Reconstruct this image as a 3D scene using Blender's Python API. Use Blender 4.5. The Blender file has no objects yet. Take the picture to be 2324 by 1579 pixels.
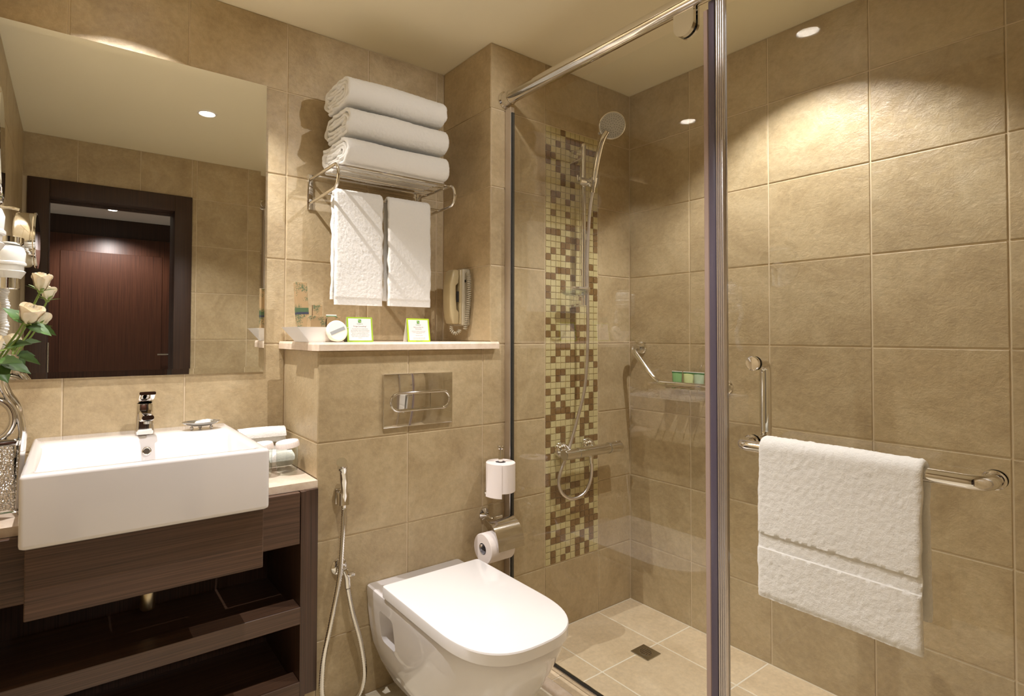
import bpy, bmesh, math, random
import numpy as np
from mathutils import Vector, Matrix, noise

random.seed(7)
scene = bpy.context.scene
COL = scene.collection
R = math.radians

# ------------------------------------------------------------------ camera
W, H = 2324.0, 1579.0
CAM_F, CAM_CX, CAM_CY = 1249.7556, 1039.4, 736.273
cam_d = bpy.data.cameras.new('camera')
cam = bpy.data.objects.new('camera', cam_d)
COL.objects.link(cam)
cam_d.sensor_fit = 'HORIZONTAL'
cam_d.sensor_width = 36.0
cam_d.lens = 36.0 * CAM_F / W
cam_d.shift_x = (W / 2 - CAM_CX) / W
cam_d.shift_y = (CAM_CY - H / 2) / W
cam_d.clip_start = 0.01
_a, _p, _r = R(35.0189), R(1.1709), R(0.2254)
_F = Vector((math.sin(_a) * math.cos(_p), math.cos(_a) * math.cos(_p), math.sin(_p)))
_R0 = Vector((math.cos(_a), -math.sin(_a), 0))
_U0 = _R0.cross(_F)
_RR = _R0 * math.cos(_r) + _U0 * math.sin(_r)
_UU = -_R0 * math.sin(_r) + _U0 * math.cos(_r)
CAMZ = 1.1976
m = Matrix((_RR, _UU, -_F)).transposed().to_4x4()
m.translation = Vector((0, 0, CAMZ))
cam.matrix_world = m
scene.camera = cam

# ------------------------------------------------------------------ world / exposure
world = bpy.data.worlds.new('world')
scene.world = world
world.use_nodes = True
world.node_tree.nodes['Background'].inputs[0].default_value = (1.0, 0.88, 0.72, 1)
world.node_tree.nodes['Background'].inputs[1].default_value = 0.02
vs = scene.view_settings
vs.view_transform = 'Standard'
vs.look = 'None'
vs.gamma = 1.0
vs.use_curve_mapping = False
vs.exposure = 0.1

# downlights: (x, y, power W, cone deg, blend) - every one is a ceiling fixture built below
CEIL = 2.3168
WARM = (1.0, 0.962, 0.955)
DOWNLIGHTS = [
    ('white round recessed ceiling downlight above the middle of the bathroom floor', 0.543, 0.90, 53),
    ('white round recessed ceiling downlight above the washbasin', 0.132, 1.640, 84),
    ('white round recessed ceiling downlight inside the shower', 1.744, 0.84, 54),
    ('white round recessed ceiling downlight in the hall beyond the doorway', 0.283, -1.92, 60),
]
# added out-of-view spotlight, stands in for a strobe lighting the towel rack
SPOT = ('white adjustable ceiling spotlight by the doorway wall aimed at the towel rack', (1.20, 0.25), (1.00, 1.95, 1.63), 29)

# ------------------------------------------------------------------ room numbers (metres)
XR, YB, YA = 2.1128, 1.6299, 1.9543       # right wall, shower back wall, mirror wall
XN = 1.2913                               # niche side face
XK = 0.6190                               # cistern box left face
XL, YF = -0.235, 0.05                     # left wall, door wall
XG = 1.37                                 # shower glass plane
FL = 0.05                                 # bathroom floor (shower floor is 0)
SHELF = 1.176
ROW = [1.1665 + (4 - k) * 0.30 for k in range(0, 9)]   # horizontal joints
Q = 0.3193
GX = lambda k: 1.5759 - Q * k

# ------------------------------------------------------------------ materials
def s2l(c):
    c = c / 255.0
    return c / 12.92 if c <= 0.04045 else ((c + 0.055) / 1.055) ** 2.4
def rgb(r, g, b): return (s2l(r), s2l(g), s2l(b), 1)

def new_mat(name):
    mt = bpy.data.materials.new(name); mt.use_nodes = True
    return mt, mt.node_tree, mt.node_tree.nodes['Principled BSDF']

def simple(name, col, rough=0.5, metal=0.0, coat=0.0, **kw):
    mt, nt, b = new_mat(name)
    b.inputs['Base Color'].default_value = col
    b.inputs['Roughness'].default_value = rough
    b.inputs['Metallic'].default_value = metal
    if coat: b.inputs['Coat Weight'].default_value = coat; b.inputs['Coat Roughness'].default_value = 0.03
    for k, v in kw.items(): b.inputs[k].default_value = v
    return mt

def N(nt, t, **kw):
    n = nt.nodes.new(t)
    for k, v in kw.items():
        if k in n.inputs: n.inputs[k].default_value = v
        else: setattr(n, k, v)
    return n
def ramp(nt, fac, stops):
    r = nt.nodes.new('ShaderNodeValToRGB')
    e = r.color_ramp.elements
    e[0].position, e[0].color = stops[0]
    e[1].position, e[1].color = stops[-1]
    for p, c in stops[1:-1]:
        x = e.new(p); x.color = c
    nt.links.new(fac, r.inputs[0]); return r.outputs[0]
def objvec(nt, scale=(1, 1, 1)):
    tc = nt.nodes.new('ShaderNodeTexCoord'); oi = nt.nodes.new('ShaderNodeObjectInfo')
    mul = N(nt, 'ShaderNodeVectorMath', operation='SCALE'); mul.inputs[3].default_value = 37.0
    cmb = nt.nodes.new('ShaderNodeCombineXYZ')
    for i in range(3): nt.links.new(oi.outputs['Random'], cmb.inputs[i])
    nt.links.new(cmb.outputs[0], mul.inputs[0])
    add = N(nt, 'ShaderNodeVectorMath', operation='ADD')
    nt.links.new(tc.outputs['Object'], add.inputs[0]); nt.links.new(mul.outputs[0], add.inputs[1])
    mp = nt.nodes.new('ShaderNodeMapping'); mp.inputs['Scale'].default_value = scale
    nt.links.new(add.outputs[0], mp.inputs[0])
    return mp.outputs[0], oi
def bump(nt, b, h, strength, dist=0.002, prev=None):
    n = N(nt, 'ShaderNodeBump'); n.inputs['Strength'].default_value = strength; n.inputs['Distance'].default_value = dist
    nt.links.new(h, n.inputs['Height'])
    if prev is not None: nt.links.new(prev, n.inputs['Normal'])
    nt.links.new(n.outputs[0], b.inputs['Normal']); return n.outputs[0]

def tile_mat(name, lo, mid, hi, rough=0.34, bstr=0.35):
    mt, nt, b = new_mat(name)
    v, oi = objvec(nt)
    n1 = N(nt, 'ShaderNodeTexNoise', Scale=5.0, Detail=9.0, Roughness=0.68, Distortion=0.6)
    nt.links.new(v, n1.inputs['Vector'])
    c = ramp(nt, n1.outputs['Fac'], [(0.30, lo), (0.5, mid), (0.72, hi)])
    n2 = N(nt, 'ShaderNodeTexNoise', Scale=60.0, Detail=5.0, Roughness=0.7)
    nt.links.new(v, n2.inputs['Vector'])
    mr = N(nt, 'ShaderNodeMapRange'); mr.inputs[1].default_value = 0.3; mr.inputs[2].default_value = 0.7
    mr.inputs[3].default_value = 0.88; mr.inputs[4].default_value = 1.10
    nt.links.new(n2.outputs['Fac'], mr.inputs[0])
    mx = N(nt, 'ShaderNodeMix', data_type='RGBA', blend_type='MULTIPLY'); mx.inputs[0].default_value = 1.0
    nt.links.new(c, mx.inputs[6]); nt.links.new(mr.outputs[0], mx.inputs[7])
    # small tile-to-tile shade difference
    mr2 = N(nt, 'ShaderNodeMapRange'); mr2.inputs[3].default_value = 0.94; mr2.inputs[4].default_value = 1.05
    nt.links.new(oi.outputs['Random'], mr2.inputs[0])
    mx2 = N(nt, 'ShaderNodeMix', data_type='RGBA', blend_type='MULTIPLY'); mx2.inputs[0].default_value = 1.0
    nt.links.new(mx.outputs[2], mx2.inputs[6]); nt.links.new(mr2.outputs[0], mx2.inputs[7])
    nt.links.new(mx2.outputs[2], b.inputs['Base Color'])
    b.inputs['Roughness'].default_value = rough
    # slate relief: broad flakes with fine wrinkles
    n3 = N(nt, 'ShaderNodeTexNoise', Scale=18.0, Detail=9.0, Roughness=0.7, Distortion=0.7)
    nt.links.new(v, n3.inputs['Vector'])
    n4 = N(nt, 'ShaderNodeTexNoise', Scale=95.0, Detail=4.0, Roughness=0.6, Distortion=0.5)
    nt.links.new(v, n4.inputs['Vector'])
    p = bump(nt, b, n3.outputs['Fac'], bstr, 0.008)
    bump(nt, b, n4.outputs['Fac'], bstr * 1.0, 0.0026, p)
    return mt

def speckle_mat(name, a, c2, scale=30, rough=0.25):
    mt, nt, b = new_mat(name)
    v, oi = objvec(nt)
    n1 = N(nt, 'ShaderNodeTexNoise', Scale=scale, Detail=8.0, Roughness=0.75, Distortion=0.4)
    nt.links.new(v, n1.inputs['Vector'])
    nt.links.new(ramp(nt, n1.outputs['Fac'], [(0.33, a), (0.62, c2)]), b.inputs['Base Color'])
    b.inputs['Roughness'].default_value = rough
    return mt

def wood_mat(name, dark, light, axis='X', rough=0.32, coat=0.0):
    mt, nt, b = new_mat(name)
    sc = {'X': (2.2, 240, 240), 'Z': (240, 240, 2.2)}[axis]
    v, oi = objvec(nt, sc)
    n1 = N(nt, 'ShaderNodeTexNoise', Scale=1.0, Detail=4.0, Roughness=0.6, Distortion=0.05)
    nt.links.new(v, n1.inputs['Vector'])
    nt.links.new(ramp(nt, n1.outputs['Fac'], [(0.28, dark), (0.72, light)]), b.inputs['Base Color'])
    b.inputs['Roughness'].default_value = rough
    if coat: b.inputs['Coat Weight'].default_value = coat
    bump(nt, b, n1.outputs['Fac'], 0.12, 0.001)
    return mt

def terry_mat(name, col):
    mt, nt, b = new_mat(name)
    v, oi = objvec(nt)
    n1 = N(nt, 'ShaderNodeTexNoise', Scale=420.0, Detail=3.0, Roughness=0.7)
    n2 = N(nt, 'ShaderNodeTexNoise', Scale=140.0, Detail=3.0, Roughness=0.6)
    nt.links.new(v, n1.inputs['Vector']); nt.links.new(v, n2.inputs['Vector'])
    b.inputs['Base Color'].default_value = col
    b.inputs['Roughness'].default_value = 0.95
    b.inputs['Sheen Weight'].default_value = 0.25
    p = bump(nt, b, n2.outputs['Fac'], 0.5, 0.003)
    bump(nt, b, n1.outputs['Fac'], 0.5, 0.0015, p)
    return mt

def glass_mat(name, tint=(0.985, 0.992, 0.982, 1), boost=1.7):
    mt = bpy.data.materials.new(name); mt.use_nodes = True
    nt = mt.node_tree; nt.nodes.clear()
    out = N(nt, 'ShaderNodeOutputMaterial'); mix = N(nt, 'ShaderNodeMixShader')
    tr = N(nt, 'ShaderNodeBsdfTransparent'); tr.inputs[0].default_value = tint
    gl = N(nt, 'ShaderNodeBsdfGlossy'); gl.inputs['Roughness'].default_value = 0.0
    fr = N(nt, 'ShaderNodeFresnel'); fr.inputs[0].default_value = 1.5
    geo = N(nt, 'ShaderNodeNewGeometry')
    inv = N(nt, 'ShaderNodeMath', operation='SUBTRACT'); inv.inputs[0].default_value = 1.0
    nt.links.new(geo.outputs['Backfacing'], inv.inputs[1])
    mu = N(nt, 'ShaderNodeMath', operation='MULTIPLY'); mu2 = N(nt, 'ShaderNodeMath', operation='MULTIPLY', use_clamp=True)
    nt.links.new(fr.outputs[0], mu.inputs[0]); nt.links.new(inv.outputs[0], mu.inputs[1])
    nt.links.new(mu.outputs[0], mu2.inputs[0]); mu2.inputs[1].default_value = boost
    nt.links.new(mu2.outputs[0], mix.inputs[0]); nt.links.new(tr.outputs[0], mix.inputs[1]); nt.links.new(gl.outputs[0], mix.inputs[2])
    nt.links.new(mix.outputs[0], out.inputs[0])
    return mt

def emit_mat(name, col, st):
    mt, nt, b = new_mat(name)
    b.inputs['Base Color'].default_value = (1, 1, 1, 1)
    b.inputs['Emission Color'].default_value = col
    b.inputs['Emission Strength'].default_value = st
    return mt

def kraft_mat(name):
    mt, nt, b = new_mat(name)
    v, oi = objvec(nt)
    n1 = N(nt, 'ShaderNodeTexNoise', Scale=170.0, Detail=3.0, Roughness=0.6, Distortion=1.6)
    n2 = N(nt, 'ShaderNodeTexNoise', Scale=22.0, Detail=1.0)
    nt.links.new(v, n1.inputs['Vector']); nt.links.new(v, n2.inputs['Vector'])
    mu = N(nt, 'ShaderNodeMath', operation='MULTIPLY')
    nt.links.new(n1.outputs['Fac'], mu.inputs[0]); nt.links.new(n2.outputs['Fac'], mu.inputs[1])
    nt.links.new(ramp(nt, mu.outputs[0], [(0.285, rgb(166, 138, 98)), (0.315, rgb(92, 102, 70))]), b.inputs['Base Color'])
    b.inputs['Roughness'].default_value = 0.8
    return mt

M = {}
M['tile'] = tile_mat('beige_slate_tile', rgb(168, 147, 112), rgb(184, 164, 128), rgb(198, 180, 145))
M['floortile'] = tile_mat('pale_beige_floor_tile', rgb(212, 190, 156), rgb(224, 203, 170), rgb(234, 215, 184), 0.3, 0.12)
M['creamfloor'] = tile_mat('cream_floor_tile', rgb(214, 204, 178), rgb(226, 216, 192), rgb(236, 228, 208), 0.22, 0.08)
M['grout'] = simple('grout', rgb(214, 196, 164), 0.85)
M['floorgrout'] = simple('pale_grout', rgb(240, 232, 214), 0.8)
M['mosaic_light'] = speckle_mat('pale_glass_mosaic', rgb(196, 182, 132), rgb(206, 194, 146), 60, 0.16)
M['mosaic_dark'] = speckle_mat('brown_glass_mosaic', rgb(112, 84, 48), rgb(140, 110, 70), 240, 0.2)
M['ceiling'] = simple('ceiling_paint', rgb(242, 232, 202), 0.9)
M['hallpaint'] = simple('hall_paint', rgb(225, 220, 214), 0.9)
M['ceramic'] = simple('white_ceramic', rgb(236, 232, 231), 0.07, coat=0.6)
M['lid'] = simple('white_lid_plastic', rgb(247, 244, 242), 0.16, coat=0.3)
M['chrome'] = simple('chrome', (0.78, 0.76, 0.73, 1), 0.05, 1.0)
M['brushed'] = simple('satin_aluminium', (0.72, 0.68, 0.68, 1), 0.34, 1.0)
M['brass'] = simple('satin_brass', (0.78, 0.68, 0.48, 1), 0.3, 1.0)
M['steel'] = simple('steel', (0.55, 0.54, 0.5, 1), 0.22, 1.0)
M['mirror'] = simple('mirror_silver', (0.86, 0.87, 0.85, 1), 0.0, 1.0)
M['silver'] = simple('vase_silver', (0.8, 0.79, 0.78, 1), 0.12, 1.0)
M['gasket'] = simple('dark_gasket', rgb(40, 42, 42), 0.4)
M['magnet'] = simple('violet_grey_magnet_strip', rgb(92, 84, 100), 0.35)
M['pinkseal'] = simple('pinkish_seal_strip', rgb(172, 150, 140), 0.35)
M['marble'] = speckle_mat('cream_marble', rgb(222, 200, 176), rgb(238, 222, 203), 26, 0.2)
M['wood_h'] = wood_mat('dark_oak_horizontal', rgb(58, 42, 33), rgb(108, 80, 62), 'X')
M['wood_v'] = wood_mat('dark_oak_vertical', rgb(52, 37, 29), rgb(96, 70, 55), 'Z')
M['mahogany'] = wood_mat('mahogany_door', rgb(54, 28, 17), rgb(96, 56, 36), 'Z', 0.42)
M['frame_wood'] = wood_mat('dark_frame_wood', rgb(40, 24, 16), rgb(66, 42, 28), 'Z', 0.5)
M['terry'] = terry_mat('white_terry', rgb(232, 230, 224))
M['flatweave'] = simple('white_cotton_band', rgb(238, 232, 222), 0.9)
M['paper'] = simple('white_tissue_paper', rgb(240, 230, 224), 0.9)
M['card_core'] = simple('cardboard_core', rgb(150, 145, 148), 0.9)
M['glass'] = glass_mat('shower_glass')
M['tumbler'] = glass_mat('tumbler_glass', (0.965, 0.98, 0.965, 1), 1.3)
M['lens'] = emit_mat('lamp_lens', (1, 0.93, 0.8, 1), 14)
M['white'] = simple('white_plastic', rgb(240, 238, 235), 0.3)
M['trimwhite'] = simple('white_lamp_trim', rgb(238, 234, 226), 0.4)
M['beigeplastic'] = simple('beige_phone_plastic', rgb(176, 160, 122), 0.35)
M['greyplastic'] = simple('grey_beige_phone_plastic', rgb(172, 162, 138), 0.35)
M['black'] = simple('black_plastic', rgb(24, 22, 20), 0.5)
M['petal'] = simple('cream_petal', rgb(244, 232, 206), 0.55, **{'Subsurface Weight': 0.1})
M['leaf'] = simple('green_leaf', rgb(72, 106, 46), 0.45)
M['stem'] = simple('green_stem', rgb(118, 142, 62), 0.5)
M['kraft'] = kraft_mat('printed_kraft_paper')
M['band_green'] = simple('green_band', rgb(74, 96, 62), 0.7)
M['band_navy'] = simple('navy_band', rgb(52, 54, 72), 0.7)
M['limecard'] = simple('lime_green_card', rgb(158, 190, 52), 0.6)
M['limecard2'] = simple('bright_lime_card', rgb(178, 208, 30), 0.6)
M['whitecard'] = simple('white_card', rgb(238, 232, 228), 0.6)
M['logo'] = simple('logo_green', rgb(52, 138, 72), 0.6)
M['logo_light'] = simple('logo_light_green', rgb(170, 200, 110), 0.6)
M['ink'] = simple('brown_ink', rgb(120, 105, 96), 0.7)
M['inkgreen'] = simple('green_ink', rgb(60, 120, 80), 0.7)
M['tubegreen'] = simple('green_tube', rgb(132, 182, 122), 0.3)
M['tubecream'] = simple('cream_green_tube', rgb(206, 218, 160), 0.3)
M['tubepale'] = simple('pale_grey_green_tube', rgb(176, 196, 166), 0.3)
M['tubeseal'] = simple('dark_green_seal', rgb(46, 116, 60), 0.4)
M['soap'] = simple('cream_soap', rgb(244, 238, 222), 0.5)
M['greylabel'] = simple('grey_label', rgb(158, 160, 160), 0.5)
M['nozzle'] = simple('grey_nozzle_face', rgb(176, 172, 164), 0.35)
M['nozzle_dot'] = simple('nozzle_dots', rgb(112, 110, 106), 0.5)
M['clearplastic'] = glass_mat('clear_plastic', (0.93, 0.95, 0.92, 1), 2.2)
def hammered():
    mt, nt, b = new_mat('hammered_silver')
    v, oi = objvec(nt)
    vo = N(nt, 'ShaderNodeTexVoronoi', Scale=190.0); nt.links.new(v, vo.inputs['Vector'])
    b.inputs['Base Color'].default_value = (0.75, 0.74, 0.72, 1); b.inputs['Metallic'].default_value = 1.0; b.inputs['Roughness'].default_value = 0.12
    bump(nt, b, vo.outputs['Distance'], 1.0, 0.004)
    return mt
M['hammered'] = hammered()

# ------------------------------------------------------------------ mesh helpers
BASE = {}
class MB:
    def __init__(s): s.v = []; s.f = []; s.mi = []
    def add(s, v, f, mi=0):
        o = len(s.v); s.v += [tuple(p) for p in v]
        s.f += [tuple(i + o for i in q) for q in f]; s.mi += [mi] * len(f)
        return s
    def box(s, x0, x1, y0, y1, z0, z1, mi=0):
        v = [(x, y, z) for z in (z0, z1) for y in (y0, y1) for x in (x0, x1)]
        return s.add(v, [(0, 2, 3, 1), (4, 5, 7, 6), (0, 1, 5, 4), (2, 6, 7, 3), (0, 4, 6, 2), (1, 3, 7, 5)], mi)
    def bm(s, bm_, mi=0, mat=None):
        bm_.verts.index_update()
        v = [(mat @ p.co if mat else p.co.copy()) for p in bm_.verts]
        f = [[q.index for q in fc.verts] for fc in bm_.faces]
        bm_.free(); return s.add(v, f, mi)
    def rbox(s, x0, x1, y0, y1, z0, z1, r=0.004, seg=2, mi=0):
        b = bmesh.new(); bmesh.ops.create_cube(b, size=1)
        for p in b.verts:
            p.co = Vector(((x0 + x1) / 2 + p.co.x * (x1 - x0), (y0 + y1) / 2 + p.co.y * (y1 - y0), (z0 + z1) / 2 + p.co.z * (z1 - z0)))
        bmesh.ops.bevel(b, geom=list(b.edges), offset=r, segments=seg, affect='EDGES', profile=0.5)
        return s.bm(b, mi)
    def loft(s, loops, cap0=True, cap1=True, closed=True, mi=0):
        n = len(loops[0]); o = len(s.v)
        for l in loops: s.v += [tuple(p) for p in l]
        for k in range(len(loops) - 1):
            for i in range(n if closed else n - 1):
                j = (i + 1) % n
                s.f.append((o + k * n + i, o + k * n + j, o + (k + 1) * n + j, o + (k + 1) * n + i)); s.mi.append(mi)
        if cap0: s.f.append(tuple(o + i for i in reversed(range(n)))); s.mi.append(mi)
        if cap1: s.f.append(tuple(o + (len(loops) - 1) * n + i for i in range(n))); s.mi.append(mi)
        return s
    def tube(s, pts, r, n=12, closed=False, caps=True, mi=0, flat=None):
        P = [Vector(p) for p in pts]; k = len(P)
        rr = r if isinstance(r, (list, tuple)) else [r] * k
        T = []
        for i in range(k):
            if closed: t = P[(i + 1) % k] - P[i - 1]
            else: t = P[min(i + 1, k - 1)] - P[max(i - 1, 0)]
            T.append(t.normalized() if t.length > 1e-9 else Vector((0, 0, 1)))
        up = Vector((0, 0, 1)) if abs(T[0].z) < 0.9 else Vector((1, 0, 0))
        u = (up - T[0] * up.dot(T[0])).normalized()
        loops = []
        for i in range(k):
            u = (u - T[i] * u.dot(T[i])); u = u.normalized() if u.length > 1e-9 else T[i].orthogonal().normalized()
            w = T[i].cross(u)
            fu, fw = flat or (1, 1)
            loops.append([P[i] + (u * math.cos(2 * math.pi * a / n) * fu + w * math.sin(2 * math.pi * a / n) * fw) * rr[i] for a in range(n)])
        if closed: loops.append(loops[0]); caps = False
        return s.loft(loops, caps, caps, True, mi)
    def lathe(s, prof, n=24, mat=None, mi=0, cap=True):
        loops = []
        for r, z in prof:
            l = [Vector((max(r, 1e-5) * math.cos(2 * math.pi * a / n), max(r, 1e-5) * math.sin(2 * math.pi * a / n), z)) for a in range(n)]
            loops.append([mat @ p for p in l] if mat else l)
        return s.loft(loops, cap, cap, True, mi)
    def prism(s, poly, lo, hi, axis='Z', mi=0):
        def P(a, b, c): return {'Z': (a, b, c), 'Y': (a, c, b), 'X': (c, a, b)}[axis]
        return s.loft([[P(a, b, lo) for a, b in poly], [P(a, b, hi) for a, b in poly]], True, True, True, mi)
    def sphere(s, c, r, n=14, mi=0, scale=(1, 1, 1)):
        c = Vector(c); k = n // 2
        pr = [(math.sin(math.pi * i / k), -math.cos(math.pi * i / k)) for i in range(k + 1)]
        return s.lathe([(a * r, b * r) for a, b in pr], n, Matrix.Translation(c) @ Matrix.Diagonal((*scale, 1)), mi, False)
    def xf(s, mat):
        s.v = [tuple(mat @ Vector(p)) for p in s.v]; return s

def bez(pts, r, n=6):
    """round the corners of a polyline"""
    P = [Vector(p) for p in pts]; out = [P[0]]
    for i in range(1, len(P) - 1):
        a, b, c = P[i - 1], P[i], P[i + 1]
        rr = min(r, (a - b).length * 0.49, (c - b).length * 0.49)
        p0 = b + (a - b).normalized() * rr; p1 = b + (c - b).normalized() * rr
        for k in range(n + 1):
            t = k / n; out.append(p0 * (1 - t) ** 2 + b * 2 * t * (1 - t) + p1 * t * t)
    out.append(P[-1]); return out
def crom(pts, n=8):
    P = [Vector(p) for p in pts]; P = [2 * P[0] - P[1]] + P + [2 * P[-1] - P[-2]]; out = []
    for i in range(1, len(P) - 2):
        a, b, c, d = P[i - 1:i + 3]
        for k in range(n):
            t = k / n
            out.append(0.5 * ((2 * b) + (c - a) * t + (2 * a - 5 * b + 4 * c - d) * t * t + (3 * b - a - 3 * c + d) * t ** 3))
    out.append(P[-2]); return out
def rrect(x0, x1, y0, y1, r, n=5):
    out = []
    for cx, cy, a0 in ((x1 - r, y1 - r, 0), (x0 + r, y1 - r, 90), (x0 + r, y0 + r, 180), (x1 - r, y0 + r, 270)):
        for k in range(n + 1):
            a = R(a0 + 90 * k / n); out.append((cx + r * math.cos(a), cy + r * math.sin(a)))
    return out
def axis_m(c, d):
    """matrix taking +Z to direction d at point c"""
    return Matrix.Translation(Vector(c)) @ Vector(d).to_track_quat('Z', 'Y').to_matrix().to_4x4()

def make_obj(mb, name, mats, base, ang=35, parent=None):
    me = bpy.data.meshes.new(name)
    bx, by, bz = base
    me.from_pydata([(p[0] - bx, p[1] - by, p[2] - bz) for p in mb.v], [], mb.f)
    mats = mats if isinstance(mats, (list, tuple)) else [mats]
    for mm in mats: me.materials.append(M[mm])
    if len(mats) > 1: me.polygons.foreach_set('material_index', mb.mi)
    b = bmesh.new(); b.from_mesh(me); bmesh.ops.recalc_face_normals(b, faces=b.faces); b.to_mesh(me); b.free()
    if ang:
        me.polygons.foreach_set('use_smooth', [True] * len(me.polygons))
        me.set_sharp_from_angle(angle=R(ang))
    o = bpy.data.objects.new(name, me); COL.objects.link(o)
    if parent is not None: o.parent = parent
    else: o.location = base
    BASE[o.name] = base
    return o
def thing(name, label, cat, base, group=None):
    o = bpy.data.objects.new(name, None); COL.objects.link(o); o.location = base
    o.empty_display_size = 0.05
    o['label'] = label; o['category'] = cat
    if group: o['group'] = group
    BASE[o.name] = tuple(base); return o
def part(mb, name, mats, parent, ang=35, label=None):
    o = make_obj(mb, name, mats, BASE[parent.name], ang, parent)
    if label: o['label'] = label
    return o
def single(mb, name, mats, label, cat, group=None, ang=35, base=None):
    if base is None:
        a = np.array(mb.v); base = (float(a[:, 0].min() + a[:, 0].max()) / 2, float(a[:, 1].min() + a[:, 1].max()) / 2, float(a[:, 2].min()))
    o = make_obj(mb, name, mats, base, ang)
    o['label'] = label; o['category'] = cat
    if group: o['group'] = group
    return o
def struct(mb, name, mats, label=None, ang=None, base=(0, 0, 0)):
    o = make_obj(mb, name, mats, base, ang); o['kind'] = 'structure'
    if label: o['label'] = label
    return o

# ------------------------------------------------------------------ tiles
_tm = {}
def tile_mesh(w, h, t, bv, mat, name):
    key = (round(w, 4), round(h, 4), mat)
    if key in _tm: return _tm[key]
    mb = MB(); a, b = w / 2, h / 2
    def lp(d, z): return [(-a + d, -b + d, z), (a - d, -b + d, z), (a - d, b - d, z), (-a + d, b - d, z)]
    mb.loft([lp(0, -t), lp(0, -bv * 0.8), lp(bv * 0.35, -bv * 0.25), lp(bv, 0)], False, True)
    me = bpy.data.meshes.new(name); me.from_pydata(mb.v, [], mb.f); me.materials.append(M[mat])
    me.polygons.foreach_set('use_smooth', [False] * len(me.polygons))
    _tm[key] = me; return me
def place_tile(parent, loc, rot, w, h, mat='tile', name='tile', t=0.006, bv=0.0022):
    o = bpy.data.objects.new(name, tile_mesh(w, h, t, bv, mat, name)); COL.objects.link(o)
    o.parent = parent; o.location = loc; o.rotation_euler = rot
    return o
ROT = {'-Y': (R(90), 0, 0), '-X': (R(90), 0, R(-90)), '+X': (R(90), 0, R(90)), '+Y': (R(90), 0, R(180)), 'Z': (0, 0, 0)}
G = 0.0045
def tile_field(parent, face, const, us, vs_, mat='tile', skip=None):
    """us, vs_: sorted joint positions along the wall's two directions"""
    for i in range(len(us) - 1):
        for j in range(len(vs_) - 1):
            u0, u1, v0, v1 = us[i], us[i + 1], vs_[j], vs_[j + 1]
            if u1 - u0 < 0.012 or v1 - v0 < 0.012: continue
            if skip and skip(u0, u1, v0, v1): continue
            u, v = (u0 + u1) / 2, (v0 + v1) / 2
            loc = {'-Y': (u, const, v), '+Y': (u, const, v), '-X': (const, u, v), '+X': (const, u, v), 'Z': (u, v, const)}[face]
            place_tile(parent, loc, ROT[face], u1 - u0 - G, v1 - v0 - G, mat)
def cuts(lo, hi, js):
    return [lo] + [j for j in sorted(js) if lo + 0.012 < j < hi - 0.012] + [hi]
rows_full = lambda lo=0.0, hi=CEIL: cuts(lo, hi, ROW)
D = 0.003   # joint depth

# ------------------------------------------------------------------ the room shell
# mirror wall
wall_back = struct(MB().box(XL - 0.1, 1.45, YA + D, YA + 0.1, -0.05, CEIL + 0.05), 'wall_back', 'grout')
gxs = [GX(k) for k in range(-3, 8)]
tile_field(wall_back, '-Y', YA, cuts(XL, XK, gxs), rows_full(FL))
tile_field(wall_back, '-Y', YA, cuts(XK, XN, gxs), rows_full(SHELF))
# shower wall (thicker: it stands in front of the mirror wall)
mb = MB().box(XN + D, XR + 0.1, YB + D, YA + 0.1, -0.05, CEIL + 0.05)
wall_shower = struct(mb, 'wall_shower', 'grout')
xs = cuts(XN, XR, gxs)
M0, M1 = 1.5759, 1.8947
zr1, zr7 = ROW[1], ROW[7]
_sk = lambda a, b, c, d: a > M0 - .01 and b < M1 + .01 and c > zr7 - .01 and d < zr1 + .01
tile_field(wall_shower, '-Y', YB, cuts(M0, XR, gxs), rows_full(0), skip=_sk)
tile_field(wall_shower, '-Y', YB, [XN, M0], rows_full(ROW[4]))
tile_field(wall_shower, '-Y', YB, [GX(1), M0], rows_full(0, ROW[4]))
tile_field(wall_shower, '-X', XN, cuts(YB, YA, []), rows_full(SHELF))
# cistern box under the shelf
wall_cistern = struct(MB().box(XK + D, XN + D + 0.001, YB + D, YA + 0.05, -0.05, 1.15), 'wall_cistern', 'grout')
tile_field(wall_cistern, '-Y', YB, cuts(XK, GX(1), gxs), rows_full(FL, 1.15))
tile_field(wall_cistern, '-X', XK, cuts(YB, YA, []), rows_full(0.757, 1.15))
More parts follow.
